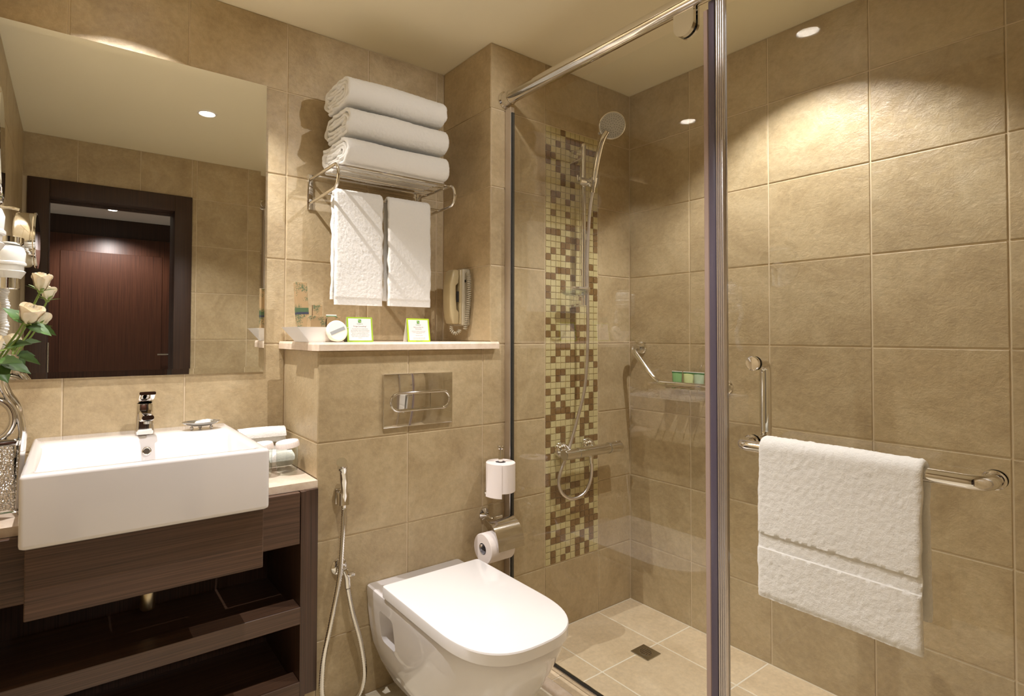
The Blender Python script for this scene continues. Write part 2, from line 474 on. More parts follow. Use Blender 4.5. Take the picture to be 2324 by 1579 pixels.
# mosaic strip
BROWN = {0: [3], 1: [4, 5, 6, 7], 2: [2, 4, 8, 9, 10], 3: [0, 5, 6], 4: [0, 1], 5: [0, 2, 5, 6], 6: [2, 5, 6], 7: [3], 8: [3, 5],
 10: [1, 2, 5], 11: [1, 4], 12: [10], 13: [1, 4, 9], 14: [8, 9], 15: [4, 5, 8, 10], 16: [0, 1, 2, 10], 17: [4, 5, 6, 8, 10], 18: [3, 4, 6, 10],
 19: [1, 3], 20: [0, 4, 5], 21: [9], 22: [2, 3, 4, 8], 23: [0, 1, 5, 8, 9, 10], 24: [3, 8, 9], 25: [0, 3, 9, 10], 26: [0, 8, 10],
 28: [1, 3, 5, 6], 29: [3, 5], 30: [0, 5], 31: [1, 5, 6, 7, 8], 32: [0, 2, 6], 33: [6, 7, 8], 34: [2, 3, 4], 35: [2, 5, 7, 9],
 36: [1, 4, 5, 6, 9], 37: [7, 10], 38: [2, 3], 39: [0, 2, 5, 6, 7], 40: [5, 7, 8, 10], 41: [0, 3, 6, 10], 42: [2, 6, 9], 43: [1, 3, 8, 9],
 44: [1, 2, 3, 4, 9], 45: [0, 1, 4, 5, 8], 46: [0, 7, 8], 47: [2, 3, 7, 9], 48: [0, 3, 7], 49: [0, 3, 5, 8, 9, 10], 50: [1], 51: [0],
 52: [5, 7, 10], 54: [0, 2, 8], 55: [0, 3, 4, 8, 9, 10], 56: [1, 2, 5, 6, 9], 57: [1, 2, 3, 4, 9], 58: [2, 3, 6, 8, 9],
 59: [3, 4, 6, 7, 9], 60: [1, 5, 6, 7, 8], 61: [1, 2, 3, 7, 8, 9], 62: [0, 5, 6, 8, 9, 10], 63: [0, 2, 3, 5, 8, 9],
 64: [1, 2, 3, 7, 9], 65: [6, 7, 9], 66: [1, 4, 6, 8], 67: [1, 3, 6, 8]}
NC, NR = 11, 68
pw, ph = (M1 - M0 - 0.004) / NC, (zr1 - zr7 - 0.004) / NR
cells = []
for r in range(NR):
    for c in range(NC):
        x = M0 + 0.002 + pw * (c + 0.5); z = zr1 - 0.002 - ph * (r + 0.5)
        cells.append(((Vector((x, YB, z)) - Vector((0, 0, CAMZ))).length, x, z, c in BROWN.get(r, [])))
cells.sort()
rest = MB()
for k, (d, x, z, br) in enumerate(cells):
    mt = 'mosaic_dark' if br else 'mosaic_light'
    off = random.uniform(0, 0.0006)
    if k < 300:
        place_tile(wall_shower, (x, YB - 0.0002 - off, z), ROT['-Y'], pw - 0.0026, ph - 0.0026, mt, 'mosaic_tile', 0.006, 0.0010)
    else:
        t = tile_mesh(pw - 0.0026, ph - 0.0026, 0.006, 0.0010, mt, 'mosaic_tile')
        rest.add([(x + p.co.x, YB - 0.0002 - off - p.co.z, z + p.co.y) for p in t.vertices], [list(p.vertices) for p in t.polygons], 1 if br else 0)
o = make_obj(rest, 'mosaic_tiles', ['mosaic_light', 'mosaic_dark'], (0, 0, 0), None, wall_shower); o['kind'] = 'stuff'
# right wall
wall_right = struct(MB().box(XR + D, XR + 0.1, -0.1, YB + 0.02, -0.05, CEIL + 0.05), 'wall_right', 'grout')
vys = [1.3278 - 0.3198 * k for k in range(6)]
tile_field(wall_right, '-X', XR, cuts(YF, YB, vys), rows_full(0))
# left wall
wall_left = struct(MB().box(XL - 0.1, XL - D, -0.15, YA + 0.05, -0.05, CEIL + 0.05), 'wall_left', 'grout')
tile_field(wall_left, '+X', XL, cuts(YF, YA, [YA - 0.3198 * k for k in range(1, 7)]), rows_full(FL))
# door wall (the camera stands in its doorway)
DX0, DX1, DZ = -0.215, 0.615, 2.07          # outer size of the door frame
mb = MB()
mb.box(DX1 - 0.03, XR + 0.1, -0.12, YF - D, -0.05, CEIL + 0.05)
mb.box(XL - 0.1, DX0 + 0.03, -0.12, YF - D, -0.05, CEIL + 0.05)
mb.box(DX0 + 0.03, DX1 - 0.03, -0.12, YF - D, DZ - 0.03, CEIL + 0.05)
wall_front = struct(mb, 'wall_front', 'grout')
fxs = [0.013 + 0.3155 * k for k in range(-1, 8)]
tile_field(wall_front, '+Y', YF, cuts(DX1, XR, fxs), rows_full(0))
tile_field(wall_front, '+Y', YF, cuts(XL, DX1, fxs), [DZ, CEIL])
# ceiling
ceil_o = struct(MB().box(XL - 0.1, XR + 0.1, -0.12, YA + 0.1, CEIL, CEIL + 0.06), 'ceiling', 'ceiling')
HY = -2.42
ceil_hall = struct(MB().box(-1.0, 1.7, HY - 0.1, -0.12, CEIL, CEIL + 0.06), 'ceiling_hall', 'hallpaint')
for _l, _x, _y, _p in DOWNLIGHTS:            # round holes for the recessed lamps
    co_ = ceil_o if _y > 0 else ceil_hall
    cut = make_obj(MB().lathe([(0.0350, -0.05), (0.0350, 0.12)], 36, Matrix.Translation((_x, _y, CEIL))), 'cutter', 'ceiling', (0, 0, 0), None)
    md = co_.modifiers.new('hole', 'BOOLEAN'); md.object = cut; md.operation = 'DIFFERENCE'; md.solver = 'EXACT'
    bpy.context.view_layer.update()
    me2 = bpy.data.meshes.new_from_object(co_.evaluated_get(bpy.context.evaluated_depsgraph_get()))
    co_.modifiers.clear(); co_.data = me2
    cm = cut.data; bpy.data.objects.remove(cut); bpy.data.meshes.remove(cm)
# bathroom floor, shower floor
floor = struct(MB().box(XL - 0.1, 1.318, -0.12, YA + 0.05, -0.06, FL - 0.0012), 'floor', 'floorgrout')
tile_field(floor, 'Z', FL, cuts(XL, 1.275, [1.275 - 0.32 * k for k in range(1, 6)]), cuts(-0.12, YB, [1.3337 - 0.3168 * k for k in range(0, 6)]), 'creamfloor')
floor_shower = struct(MB().box(1.318, XR + 0.1, -0.12, YB + 0.05, -0.06, -0.0012), 'floor_shower', 'floorgrout')
fx = [1.8917 - 0.3217 * k for k in range(0, 3)]
fy = [1.3337 - 0.3135 * k for k in range(0, 6)]
tile_field(floor_shower, 'Z', 0.0, cuts(1.385, XR, fx), cuts(YF, YB, fy), 'floortile')
# threshold: marble strip, tiled ledge, channel carries the glass
trim_1 = struct(MB().rbox(1.275, 1.319, YF, YB, 0.0, 0.066, 0.012, 3), 'trim_1', 'marble', 'rounded cream marble threshold along the foot of the shower glass', 40)
trim_2 = struct(MB().box(1.319, 1.385, YF, YB, -0.01, 0.055), 'trim_2', 'floorgrout', 'beige tiled ledge under the shower glass')
tile_field(trim_2, 'Z', 0.058, [1.320, 1.384], cuts(YF, YB, fy), 'floortile')

# door frame and hall
trim_3 = struct(MB().rbox(DX0, DX0 + 0.10, -0.135, YF + 0.018, FL, DZ, 0.004), 'trim_3', 'frame_wood', 'dark wooden door frame', 40)
make_obj(MB().rbox(DX1 - 0.10, DX1, -0.135, YF + 0.018, FL, DZ, 0.004), 'door_jamb', 'frame_wood', (0, 0, 0), 40, trim_3)
make_obj(MB().rbox(DX0 + 0.099, DX1 - 0.099, -0.135, YF + 0.018, DZ - 0.10, DZ, 0.004), 'door_head', 'frame_wood', (0, 0, 0), 40, trim_3)
make_obj(MB().box(DX0 + 0.10, DX1 - 0.10, -0.05, -0.03, DZ - 0.115, DZ - 0.10), 'door_stop', 'frame_wood', (0, 0, 0), None, trim_3)
for zz in (1.06, 0.35):
    h = MB().box(DX0 + 0.100, DX0 + 0.1025, -0.03, 0.03, zz - 0.09, zz + 0.09)
    h.tube([(DX0 + 0.104, 0.036, zz - 0.09), (DX0 + 0.104, 0.036, zz + 0.09)], 0.006, 10)
    make_obj(h, 'hinge', 'steel', (0, 0, 0), 40, trim_3)
HY = -2.42
struct(MB().box(-1.0, 1.7, HY - 0.1, -0.12, -0.06, FL - D), 'floor_hall', 'creamfloor')

struct(MB().box(-1.1, -1.0, HY - 0.1, -0.12, -0.06, CEIL + 0.06), 'wall_hall_left', 'hallpaint')
struct(MB().box(1.7, 1.8, HY - 0.1, -0.12, -0.06, CEIL + 0.06), 'wall_hall_right', 'hallpaint')
struct(MB().box(-1.0, 1.7, HY - 0.1, HY, -0.06, CEIL), 'wall_hall_back', 'frame_wood')
door_1 = struct(MB().rbox(-0.22, 0.86, HY, HY + 0.03, FL, 2.14, 0.004), 'door_1', 'mahogany', 'dark reddish brown panelled wooden door across the hall', 40)
make_obj(MB().rbox(-0.10, 0.74, HY + 0.03, HY + 0.036, 0.3, 1.98, 0.0025, 1), 'door_panel', 'mahogany', (0, 0, 0), 40, door_1)
make_obj(MB().tube(bez([(0.80, HY + 0.03, 1.0), (0.80, HY + 0.08, 1.0), (0.70, HY + 0.08, 1.0)], 0.02), 0.009, 10), 'door_handle', 'chrome', (0, 0, 0), 40, door_1)

# ------------------------------------------------------------------ downlights
for label, x, y, power in DOWNLIGHTS:
    t = thing('ceiling_downlight', label, 'light', (x, y, CEIL))
    mt_ = Matrix.Translation((x, y, CEIL))
    part(MB().lathe([(0.0335, 0.004), (0.0345, -0.002), (0.038, -0.005), (0.044, -0.004), (0.0465, -0.0005), (0.0465, 0.0002)], 36, mt_, cap=False), 'trim_ring', 'trimwhite', t)
    part(MB().lathe([(0.0335, 0.004), (0.0300, 0.046), (0.0, 0.048)], 32, mt_, cap=False), 'reflector_cup', 'trimwhite', t)
    flush = y < 0                            # the hall lamp has a flush lens
    part(MB().lathe([(0.032, -0.006), (0.032, -0.003), (0.0, -0.003)] if flush else [(0.0240, 0.0385), (0.0240, 0.0405), (0.0, 0.0405)], 28, mt_), 'lens', 'lens', t)
    ld = bpy.data.lights.new('downlight_lamp', 'SPOT')
    ld.energy = power; ld.color = WARM; ld.spot_size = R(140); ld.spot_blend = 0.5; ld.shadow_soft_size = 0.006
    lo = bpy.data.objects.new('lamp', ld); COL.objects.link(lo); lo.parent = t; lo.location = (0, 0, -0.012 if flush else 0.0310)
_lab, (sx_, sy_), _aim, _pw = SPOT  # made-up fixture near the ceiling in place of the strobe
t = thing('strobe_standin', _lab, 'light', (sx_, sy_, CEIL))
part(MB().lathe([(0.045, -0.0003), (0.045, -0.012), (0.038, -0.016), (0, -0.016)], 32, Matrix.Translation((sx_, sy_, CEIL))), 'ceiling_base', 'trimwhite', t)
part(MB().tube([(sx_, sy_, CEIL - .012), (sx_, sy_, CEIL - .075)], .007, 12), 'stem', 'trimwhite', t)
_c = Vector((sx_, sy_, CEIL - .085)); _d = (Vector(_aim) - _c).normalized()
part(MB().lathe([(0.0, -0.045), (0.026, -0.042), (0.030, -0.030), (0.034, 0.040), (0.031, 0.040), (0.027, -0.020), (0, -0.022)], 32, axis_m(_c, _d), cap=False), 'lamp_head', 'trimwhite', t)
part(MB().lathe([(0.0255, -0.012), (0.0255, -0.010), (0, -0.010)], 28, axis_m(_c, _d)), 'lens', 'lens', t)
ld = bpy.data.lights.new('strobe_lamp', 'SPOT')
ld.energy = _pw; ld.color = WARM; ld.spot_size = R(54); ld.spot_blend = 0.6; ld.shadow_soft_size = 0.012
lo = bpy.data.objects.new('lamp', ld); COL.objects.link(lo); lo.parent = t
lo.location = _c + _d * 0.012 - Vector((sx_, sy_, CEIL)); lo.rotation_euler = _d.to_track_quat('-Z', 'Y').to_euler()

# ================================================================== OBJECTS
# ------------------------------------------------------------------ wall mirror (frameless, bevelled edge)
mx0, mx1, mz0, mz1, my = XL + 0.012, 0.545, 1.071, 2.068, YA
t = thing('wall_mirror', 'large frameless rectangular wall mirror above the washbasin', 'mirror', ((mx0 + mx1) / 2, YA, mz0))
def rl(d, y): return [(mx0 + d, y, mz0 + d), (mx1 - d, y, mz0 + d), (mx1 - d, y, mz1 - d), (mx0 + d, y, mz1 - d)]
part(MB().loft([rl(0, my - 0.0005), rl(0, my - 0.0065), rl(0.018, my - 0.0078)], True, False), 'bevelled_edge', 'mirror', t, 1)
part(MB().loft([rl(0.018, my - 0.0070), rl(0.018, my - 0.0078)], True, True), 'mirror_glass', 'mirror', t, 1)

# ------------------------------------------------------------------ washbasin
bx0, bx1, by0, by1, bz0, bz1 = -0.085, 0.423, 1.445, YA, 0.751, 0.905
t = thing('washbasin', 'white rectangular ceramic washbasin with a deep front apron', 'basin', ((bx0 + bx1) / 2, (by0 + by1) / 2, bz0))
def lz(x0, x1, y0, y1, r, z): return [(a, b, z) for a, b in rrect(x0, x1, y0, y1, r)]
ix0, ix1, iy0, iy1 = bx0 + 0.026, bx1 - 0.028, by0 + 0.030, 1.800
loops = [lz(bx0 + .006, bx1 - .006, by0 + .006, by1, .008, bz0), lz(bx0 + .001, bx1 - .001, by0 + .001, by1, .009, bz0 + .004),
         lz(bx0, bx1, by0, by1, .010, bz0 + .010), lz(bx0, bx1, by0, by1, .010, bz1 - .008), lz(bx0 + .001, bx1 - .001, by0 + .001, by1, .010, bz1 - .004),
         lz(bx0 + .004, bx1 - .004, by0 + .004, by1 - .002, .010, bz1 - .001), lz(bx0 + .008, bx1 - .008, by0 + .008, by1 - .004, .010, bz1),
         lz(ix0 - .006, ix1 + .006, iy0 - .006, iy1 + .006, .016, bz1), lz(ix0 - .001, ix1 + .001, iy0 - .001, iy1 + .001, .016, bz1 - .002),
         lz(ix0 + .003, ix1 - .003, iy0 + .003, iy1 - .003, .018, bz1 - .008),
         lz(ix0 + .055, ix1 - .055, iy0 + .016, iy1 - .018, .022, bz1 - .060), lz(ix0 + .100, ix1 - .100, iy0 + .028, iy1 - .030, .028, bz1 - .098),
         lz(ix0 + .116, ix1 - .116, iy0 + .045, iy1 - .048, .035, bz1 - .108)]
part(MB().loft(loops, True, True), 'bowl', 'ceramic', t, 50)
ofm = axis_m((0.178, 1.787, 0.868), (0, -1, 0.30))
part(MB().lathe([(0.0115, -0.004), (0.0115, 0.0035), (0.0095, 0.0042), (0.008, 0.001)], 24, ofm), 'overflow_ring', 'chrome', t)
part(MB().lathe([(0.032, 0), (0.032, 0.003), (0.026, 0.006), (0.0, 0.007)], 28, Matrix.Translation((0.169, 1.637, bz1 - .109))), 'drain_plug', 'chrome', t)

# faucet
t = thing('basin_faucet', 'chrome single lever faucet on the back ledge of the washbasin', 'faucet', (0.178, 1.862, bz1))
fx_, fy_ = 0.178, 1.862
def fl(w, d0, d1, z, r=.008): return [(a, b, z) for a, b in rrect(fx_ - w, fx_ + w, fy_ - d1, fy_ + d0, r, 4)]
part(MB().loft([fl(.025, .024, .026, bz1 + .0005), fl(.025, .024, .026, bz1 + .003), fl(.0230, .022, .024, bz1 + .03), fl(.0215, .022, .023, bz1 + .06), fl(.0208, .022, .023, bz1 + .088), fl(.0195, .021, .022, bz1 + .0915)]), 'body', 'chrome', t, 45)
sp = []
for y, w, za, zb in ((fy_ - .010, .0175, .040, .074), (fy_ - .04, .0170, .042, .072), (fy_ - .065, .0170, .046, .070), (fy_ - .088, .0165, .050, .068), (fy_ - .097, .0150, .053, .066)):
    sp.append([(fx_ + a, y, bz1 + b) for a, b in rrect(-w, w, za, zb, .006, 4)])
sp_o = part(MB().loft(sp), 'spout', 'chrome', t, 45)
part(MB().lathe([(0.0095, -0.006), (0.0095, 0.002), (0.0, 0.002)], 20, Matrix.Translation((fx_, fy_ - .080, bz1 + .047))), 'aerator', 'steel', sp_o)
lv = []
for y, w, za, zb in ((fy_ + .024, .0195, .0925, .112), (fy_ + .010, .0208, .0922, .121), (fy_ - .022, .0210, .0930, .128), (fy_ - .060, .0210, .110, .131), (fy_ - .082, .0205, .122, .131)):
    lv.append([(fx_ + a, y, bz1 + b) for a, b in rrect(-w, w, za, zb, .0035, 4)])
part(MB().loft(lv), 'lever', 'chrome', t, 45)

# soap dish and soap
t = thing('soap_dish', 'small oval metal soap dish on ball feet on the basin ledge', 'soap dish', (0.332, 1.858, bz1))
dm = Matrix.Translation((0.332, 1.858, bz1)) @ Matrix.Diagonal((1.15, 0.70, 1, 1))
part(MB().lathe([(0.0, .0125), (.026, .0125), (.040, .018), (.0475, .024), (.0475, .0252), (.040, .0195), (.026, .0142), (0.0, .0140)], 36, dm, cap=False), 'dish', 'steel', t)
for a in (200, 340, 90):
    part(MB().sphere((0.332 + .030 * math.cos(R(a)), 1.858 + .017 * math.sin(R(a)), bz1 + .0062), .0060), 'ball_foot', 'chrome', t)
single(MB().lathe([(0, 0), (.018, 0), (.0215, .003), (.0215, .008), (.018, .0115), (0, .012)], 30, Matrix.Translation((0.336, 1.856, bz1 + .0144)) @ Matrix.Diagonal((1.05, .75, 1, 1))), 'soap_bar', 'soap', 'small round cream soap bar in the metal soap dish', 'soap')

# ------------------------------------------------------------------ countertop and vanity
poly = [(XL, 1.622), (-0.090, 1.622), (-0.090, 1.9500), (0.428, 1.9500), (0.428, 1.622), (0.6185, 1.622), (0.6185, YA), (XL, YA)]
single(MB().prism(poly, 0.735, 0.757), 'countertop', 'marble', 'cream marble countertop around the washbasin', 'countertop', ang=None)
t = thing('vanity_cabinet', 'dark brown wooden vanity cabinet with open shelves below the washbasin', 'cabinet', (0.19, 1.78, 0.132))
part(MB().rbox(-0.075, 0.4185, 1.482, 1.603, 0.590, 0.750, 0.002, 1), 'basin_apron', 'wood_h', t)
part(MB().rbox(XL + .002, 0.5585, 1.6035, 1.620, 0.583, 0.7345, 0.0015, 1), 'front_rail', 'wood_h', t)
part(MB().rbox(0.562, 0.578, 1.606, YA - .001, 0.132, 0.7345, 0.001, 1), 'side_panel', 'wood_v', t)
part(MB().rbox(0.5785, 0.6175, 1.614, YA - .001, 0.132, 0.7345, 0.001, 1), 'end_stile', 'wood_v', t)
part(MB().box(XL + .002, 0.5615, YA - .016, YA - .001, 0.135, 0.7345), 'back_panel', 'wood_v', t, None)
for z in (0.349, 0.132):
    sh = part(MB().box(XL + .002, 0.5615, 1.665, YA - .0165, z, z + .018), 'shelf', 'wood_h', t, None)
    part(MB().rbox(XL + .002, 0.5615, 1.602, 1.665, z, z + .050, 0.001, 1), 'front_lip', 'wood_h', sh)
pl = MB().box(XL + .002, 0.6175, 1.626, YA - .002, FL, 0.131)
o = struct(pl, 'baseboard_vanity', 'grout')
tile_field(o, '-Y', 1.624, cuts(XL + .002, 0.6175, gxs), [FL + .001, 0.131])
t = thing('bottle_trap', 'chrome bottle trap hanging behind the wooden apron under the basin', 'drain pipe', (0.183, 1.76, 0.436))
part(MB().lathe([(0, .436), (.017, .437), (.0195, .443), (.0195, .515), (.016, .52), (.016, .60), (0, .60)], 24, Matrix.Translation((0.183, 1.76, 0))), 'trap_cup', 'brass', t)
part(MB().tube([(0.183, 1.77, .575), (0.183, YA - .017, .575)], .014, 14), 'waste_pipe', 'chrome', t)

# ------------------------------------------------------------------ tumblers with paper caps, rolled face cloths
def tumbler(x, y, label, lab2):
    z0 = 0.757
    t = thing('glass_tumbler', label, 'glass', (x, y, z0), 'tumblers on the counter')
    part(MB().lathe([(0.0, .0002), (.0300, .0002), (.0322, .004), (.0335, .03), (.0345, .098), (.0330, .098), (.0318, .03), (.0300, .012), (0, .011)], 36, Matrix.Translation((x, y, z0)), cap=False), 'glass_body', 'tumbler', t)
    cap = []
    n = 60
    tilt = Matrix.Translation((x, y, z0 + .100)) @ Matrix.Rotation(R(-7), 4, 'Y')
    mbc = MB()
    for r, z in ((.0365, -.014), (.0352, .0), (.0335, .003)):
        cap.append([tilt @ Vector(((r + (.0009 if a % 2 else -.0003)) * math.cos(2 * math.pi * a / n), (r + (.0009 if a % 2 else -.0003)) * math.sin(2 * math.pi * a / n), z)) for a in range(n)])
    part(mbc.loft(cap, False, True), 'paper_cap', 'paper', t, 30)
tumbler(0.566, 1.752, 'glass tumbler with tilted pleated paper cap near the counter corner', '')
tumbler(0.487, 1.760, 'capped glass tumbler half hidden behind the basin corner', '')

def spiral_towel(ax, p0, p1, rad, thick, mat, seed, squash=1.0):
    """rolled cloth along an axis: a spiral sheet swept from p0 to p1"""
    p0, p1 = Vector(p0), Vector(p1); dirv = (p1 - p0).normalized()
    up = Vector((0, 0, 1)); sd = dirv.cross(up).normalized()
    turns = max(1.5, rad / thick - 0.6); n = int(turns * 26); nx = 26
    mb = MB(); rows = []
    for side in (1, -1):
        for i in range(n + 1):
            th = 2 * math.pi * turns * i / n
            r = rad - thick / 2 - thick * th / (2 * math.pi) + side * thick * 0.46
            r = max(r, 0.001)
            rows.append((th, r))
    m_ = len(rows) // 2; V = []
    for k, (th, r) in enumerate(rows):
        for j in range(nx + 1):
            f = j / nx; c = p0.lerp(p1, f)
            w = 1 + 0.05 * noise.noise(Vector((f * 4 + seed, th * .3, 0)))
            rr = r * w + 0.0009 * noise.noise(Vector((f * 90, th * 14, seed)))
            e = 0.004 * noise.noise(Vector((th, seed, 3))) * (1 if j in (0, nx) else 0)
            V.append(c + sd * rr * math.cos(th) + up * rr * math.sin(th) * squash + dirv * e)
    F = []
    for k in range(len(rows) - 1):
        if k == m_ - 1: continue
        for j in range(nx):
            a = k * (nx + 1) + j; F.append((a, a + 1, a + nx + 2, a + nx + 1))
    for k in range(m_ - 1):
        for j in (0, nx):
            a, b = k * (nx + 1) + j, (k + m_) * (nx + 1) + j; F.append((a, a + nx + 1, b + nx + 1, b))
    for k in (0, m_ - 1):
        for j in range(nx):
            a, b = k * (nx + 1) + j, (k + m_) * (nx + 1) + j; F.append((a, b, b + 1, a + 1))
    return mb.add(V, F)
single(spiral_towel('X', (0.445, 1.895, 0.793), (0.602, 1.895, 0.793), .0355, .010, 'terry', 1.3), 'rolled_face_cloth', 'terry', 'rolled white face cloth lying lowest against the back wall', 'towel', 'rolled face cloths', 60)
single(spiral_towel('X', (0.450, 1.900, 0.859), (0.600, 1.893, 0.859), .0325, .010, 'terry', 4.1), 'rolled_face_cloth', 'terry', 'rolled white face cloth lying on top of another rolled cloth', 'towel', 'rolled face cloths', 60)
single(spiral_towel('X', (0.520, 1.825, 0.789), (0.604, 1.825, 0.789), .0305, .010, 'terry', 7.7), 'rolled_face_cloth', 'terry', 'short rolled white face cloth just behind the glass tumblers', 'towel', 'rolled face cloths', 60)

# ------------------------------------------------------------------ vase and roses
vx, vy = -0.158, 1.735
t = thing('flower_vase', 'polished silver vase with a ring shaped body at the left edge of the counter', 'vase', (vx, vy, 0.757))
def vl(w, d, z, r=.004): return [(vx + a, vy + b, z) for a, b in rrect(-w, w, -d, d, r, 3)]
part(MB().loft([vl(.060, .030, .7572), vl(.060, .030, .768), vl(.052, .026, .772), vl(.052, .026, .775)]), 'base', 'silver', t, 40)
part(MB().loft([vl(.050, .024, .775), vl(.047, .024, .935)]), 'hammered_block', 'hammered', t, 40)
for sx in (-1, 1):
    pth = crom([(vx + sx * .052, vy, .775), (vx + sx * .056, vy, .86), (vx + sx * .060, vy, .93), (vx + sx * .062, vy, .965), (vx + sx * .052, vy, 1.015), (vx + sx * .032, vy, 1.050), (vx + sx * .020, vy, 1.085), (vx + sx * .018, vy, 1.13)], 6)
    part(MB().tube(pth, [.010] * 20 + [.010] * (len(pth) - 20), 12, flat=(1, 2.2)), 'side_arm', 'silver', t, 50)
ring = [(vx + .043 * math.cos(2 * math.pi * k / 40), vy, .990 + .050 * math.sin(2 * math.pi * k / 40)) for k in range(40)]
part(MB().tube(ring, .009, 12, closed=True, flat=(1, 1.6)), 'ring', 'silver', t, 60)
part(MB().lathe([(.014, 1.05), (.019, 1.10), (.023, 1.135), (.021, 1.135), (.016, 1.10), (0, 1.06)], 24, Matrix.Translation((vx, vy, 0)), cap=False), 'neck', 'silver', t, 50)
part(MB().loft([vl(.054, .026, .928), vl(.056, .027, .938), vl(.050, .024, .944)]), 'collar', 'silver', t, 40)

def leaf_mb(p, d, up, L, w, curl=0.25):
    d = Vector(d).normalized(); s_ = d.cross(Vector(up)).normalized(); u = s_.cross(d).normalized(); p = Vector(p)
    mb = MB(); n = 9; V = []; F = []
    for side in (0, 1):
        for i in range(n + 1):
            f = i / n; ww = w * math.sin(math.pi * min(1, f ** 0.8)) * (1 + 0.07 * ((i % 2) * 2 - 1)) * (1 - .15 * f) + 0.0005
            c = p + d * L * f - u * curl * L * f * f
            for k in (-1, -.5, 0, .5, 1):
                V.append(c + s_ * ww * k + u * (abs(k) * ww * .35) + u * (-0.0006 if side else 0))
    for side in (0, 1):
        o = side * (n + 1) * 5
        for i in range(n):
            for k in range(4):
                a = o + i * 5 + k; q = (a, a + 1, a + 6, a + 5); F.append(q if side == 0 else q[::-1])
    return mb.add(V, F)
def petal_mb(c, axis, az, r0, r1, h, width, flare, close=.75, lift=0.0):
    """one curved rose petal wrapped about the bloom axis"""
    mt = axis_m(c, axis); mb = MB(); nu, nv = 9, 8; V = []; F = []
    for side in (0, 1):
        for j in range(nv + 1):
            f = j / nv
            rr = r0 + (r1 - r0) * math.sin(f * math.pi * close) + flare * max(0, f - .65) ** 2 * 6
            wd = width * (0.45 + 0.75 * math.sin(math.pi * min(f * .62 + .05, .62)))
            for i in range(nu + 1):
                a = az + (i / nu - .5) * wd
                top = h * f - (0.26 * h * (abs(i / nu - .5) * 2) ** 1.6) * f
                r_ = rr - side * 0.0006 + (0.0018 * (abs(i / nu - .5) * 2) ** 3 * f)
                V.append(mt @ Vector((r_ * math.cos(a), r_ * math.sin(a), top + lift)))
    for side in (0, 1):
        o = side * (nu + 1) * (nv + 1)
        for j in range(nv):
            for i in range(nu):
                a = o + j * (nu + 1) + i; q = (a, a + 1, a + nu + 2, a + nu + 1); F.append(q if side == 0 else q[::-1])
    return mb.add(V, F)
def rose(c, axis, size, stem_pts, label, leaves, seed, open_=1.0):
    random.seed(seed)
    t = thing('rose', label, 'flower', stem_pts[0], 'cream roses in the vase')
    part(MB().tube(crom(stem_pts, 8), 0.0026, 8), 'stem', 'stem', t, 60)
    part(MB().sphere(Vector(c) + Vector(axis).normalized() * .002, .007, 12), 'hip', 'stem', t, 60)
    for ring_, (r0, r1, h, wd, n, fl_, cl_) in enumerate(((.001, .006, 1.06, 3.6, 2, 0, .93), (.002, .0100, 1.04, 2.8, 3, .001, .80), (.003, .0140, 1.04, 2.5, 3, .004, .76), (.004, .0170, .98, 2.3, 4, .009, .70))):
        for k in range(n):
            part(petal_mb(c, axis, 2 * math.pi * (k + .37 * ring_) / n + random.uniform(-.2, .2), r0 * size, r1 * size * open_, .044 * h * size, wd, fl_ * size, cl_), 'petal', 'petal', t, 60)
    ax = Vector(axis).normalized(); o1 = ax.orthogonal().normalized(); o2 = ax.cross(o1)
    for k in range(5):
        a = 2 * math.pi * k / 5 + .4
        part(leaf_mb(Vector(c), (o1 * math.cos(a) + o2 * math.sin(a)) * 1.0 + ax * 0.55, ax, .034 * size, .0032, .15), 'sepal', 'stem', t, 60)
    for (p, d, L, w) in leaves:
        part(leaf_mb(p, d, (0, -.6, .8), L, w * 1.25), 'leaf', 'leaf', t, 60)
neck = (vx, vy, 1.10)
rose((-0.066, 1.716, 1.303), (.10, -.15, 1), 1.05, [neck, (-.138, 1.725, 1.15), (-.105, 1.72, 1.21), (-0.082, 1.717, 1.262), (-0.066, 1.716, 1.303)],
     'half open cream rose highest in the silver vase', [((-.100, 1.72, 1.225), (-.6, -.2, .8), .05, .014)], 1, 0.95)
rose((-0.090, 1.690, 1.222), (.30, -.40, 1), 1.10, [(vx + .006, vy - .006, 1.10), (-.130, 1.715, 1.15), (-.105, 1.70, 1.19), (-0.090, 1.690, 1.222)],
     'wide open cream rose in the middle of the bouquet', [((-.092, 1.69, 1.218), (.8, -.15, -.22), .055, .0155), ((-.128, 1.71, 1.165), (.6, -.3, .25), .05, .013)], 2, 1.2)
rose((-0.150, 1.680, 1.150), (-.1, -.5, 1), 1.05, [(vx - .006, vy - .008, 1.10), (-.152, 1.71, 1.125), (-0.150, 1.680, 1.150)],
     'closed cream rose lowest in the vase cut by the left edge of the picture', [((-.140, 1.71, 1.13), (.9, -.3, -.25), .065, .016), ((-.145, 1.70, 1.13), (.55, -.4, .12), .055, .015), ((-.15, 1.70, 1.12), (.5, -.5, -.5), .05, .017)], 3, 1.0)

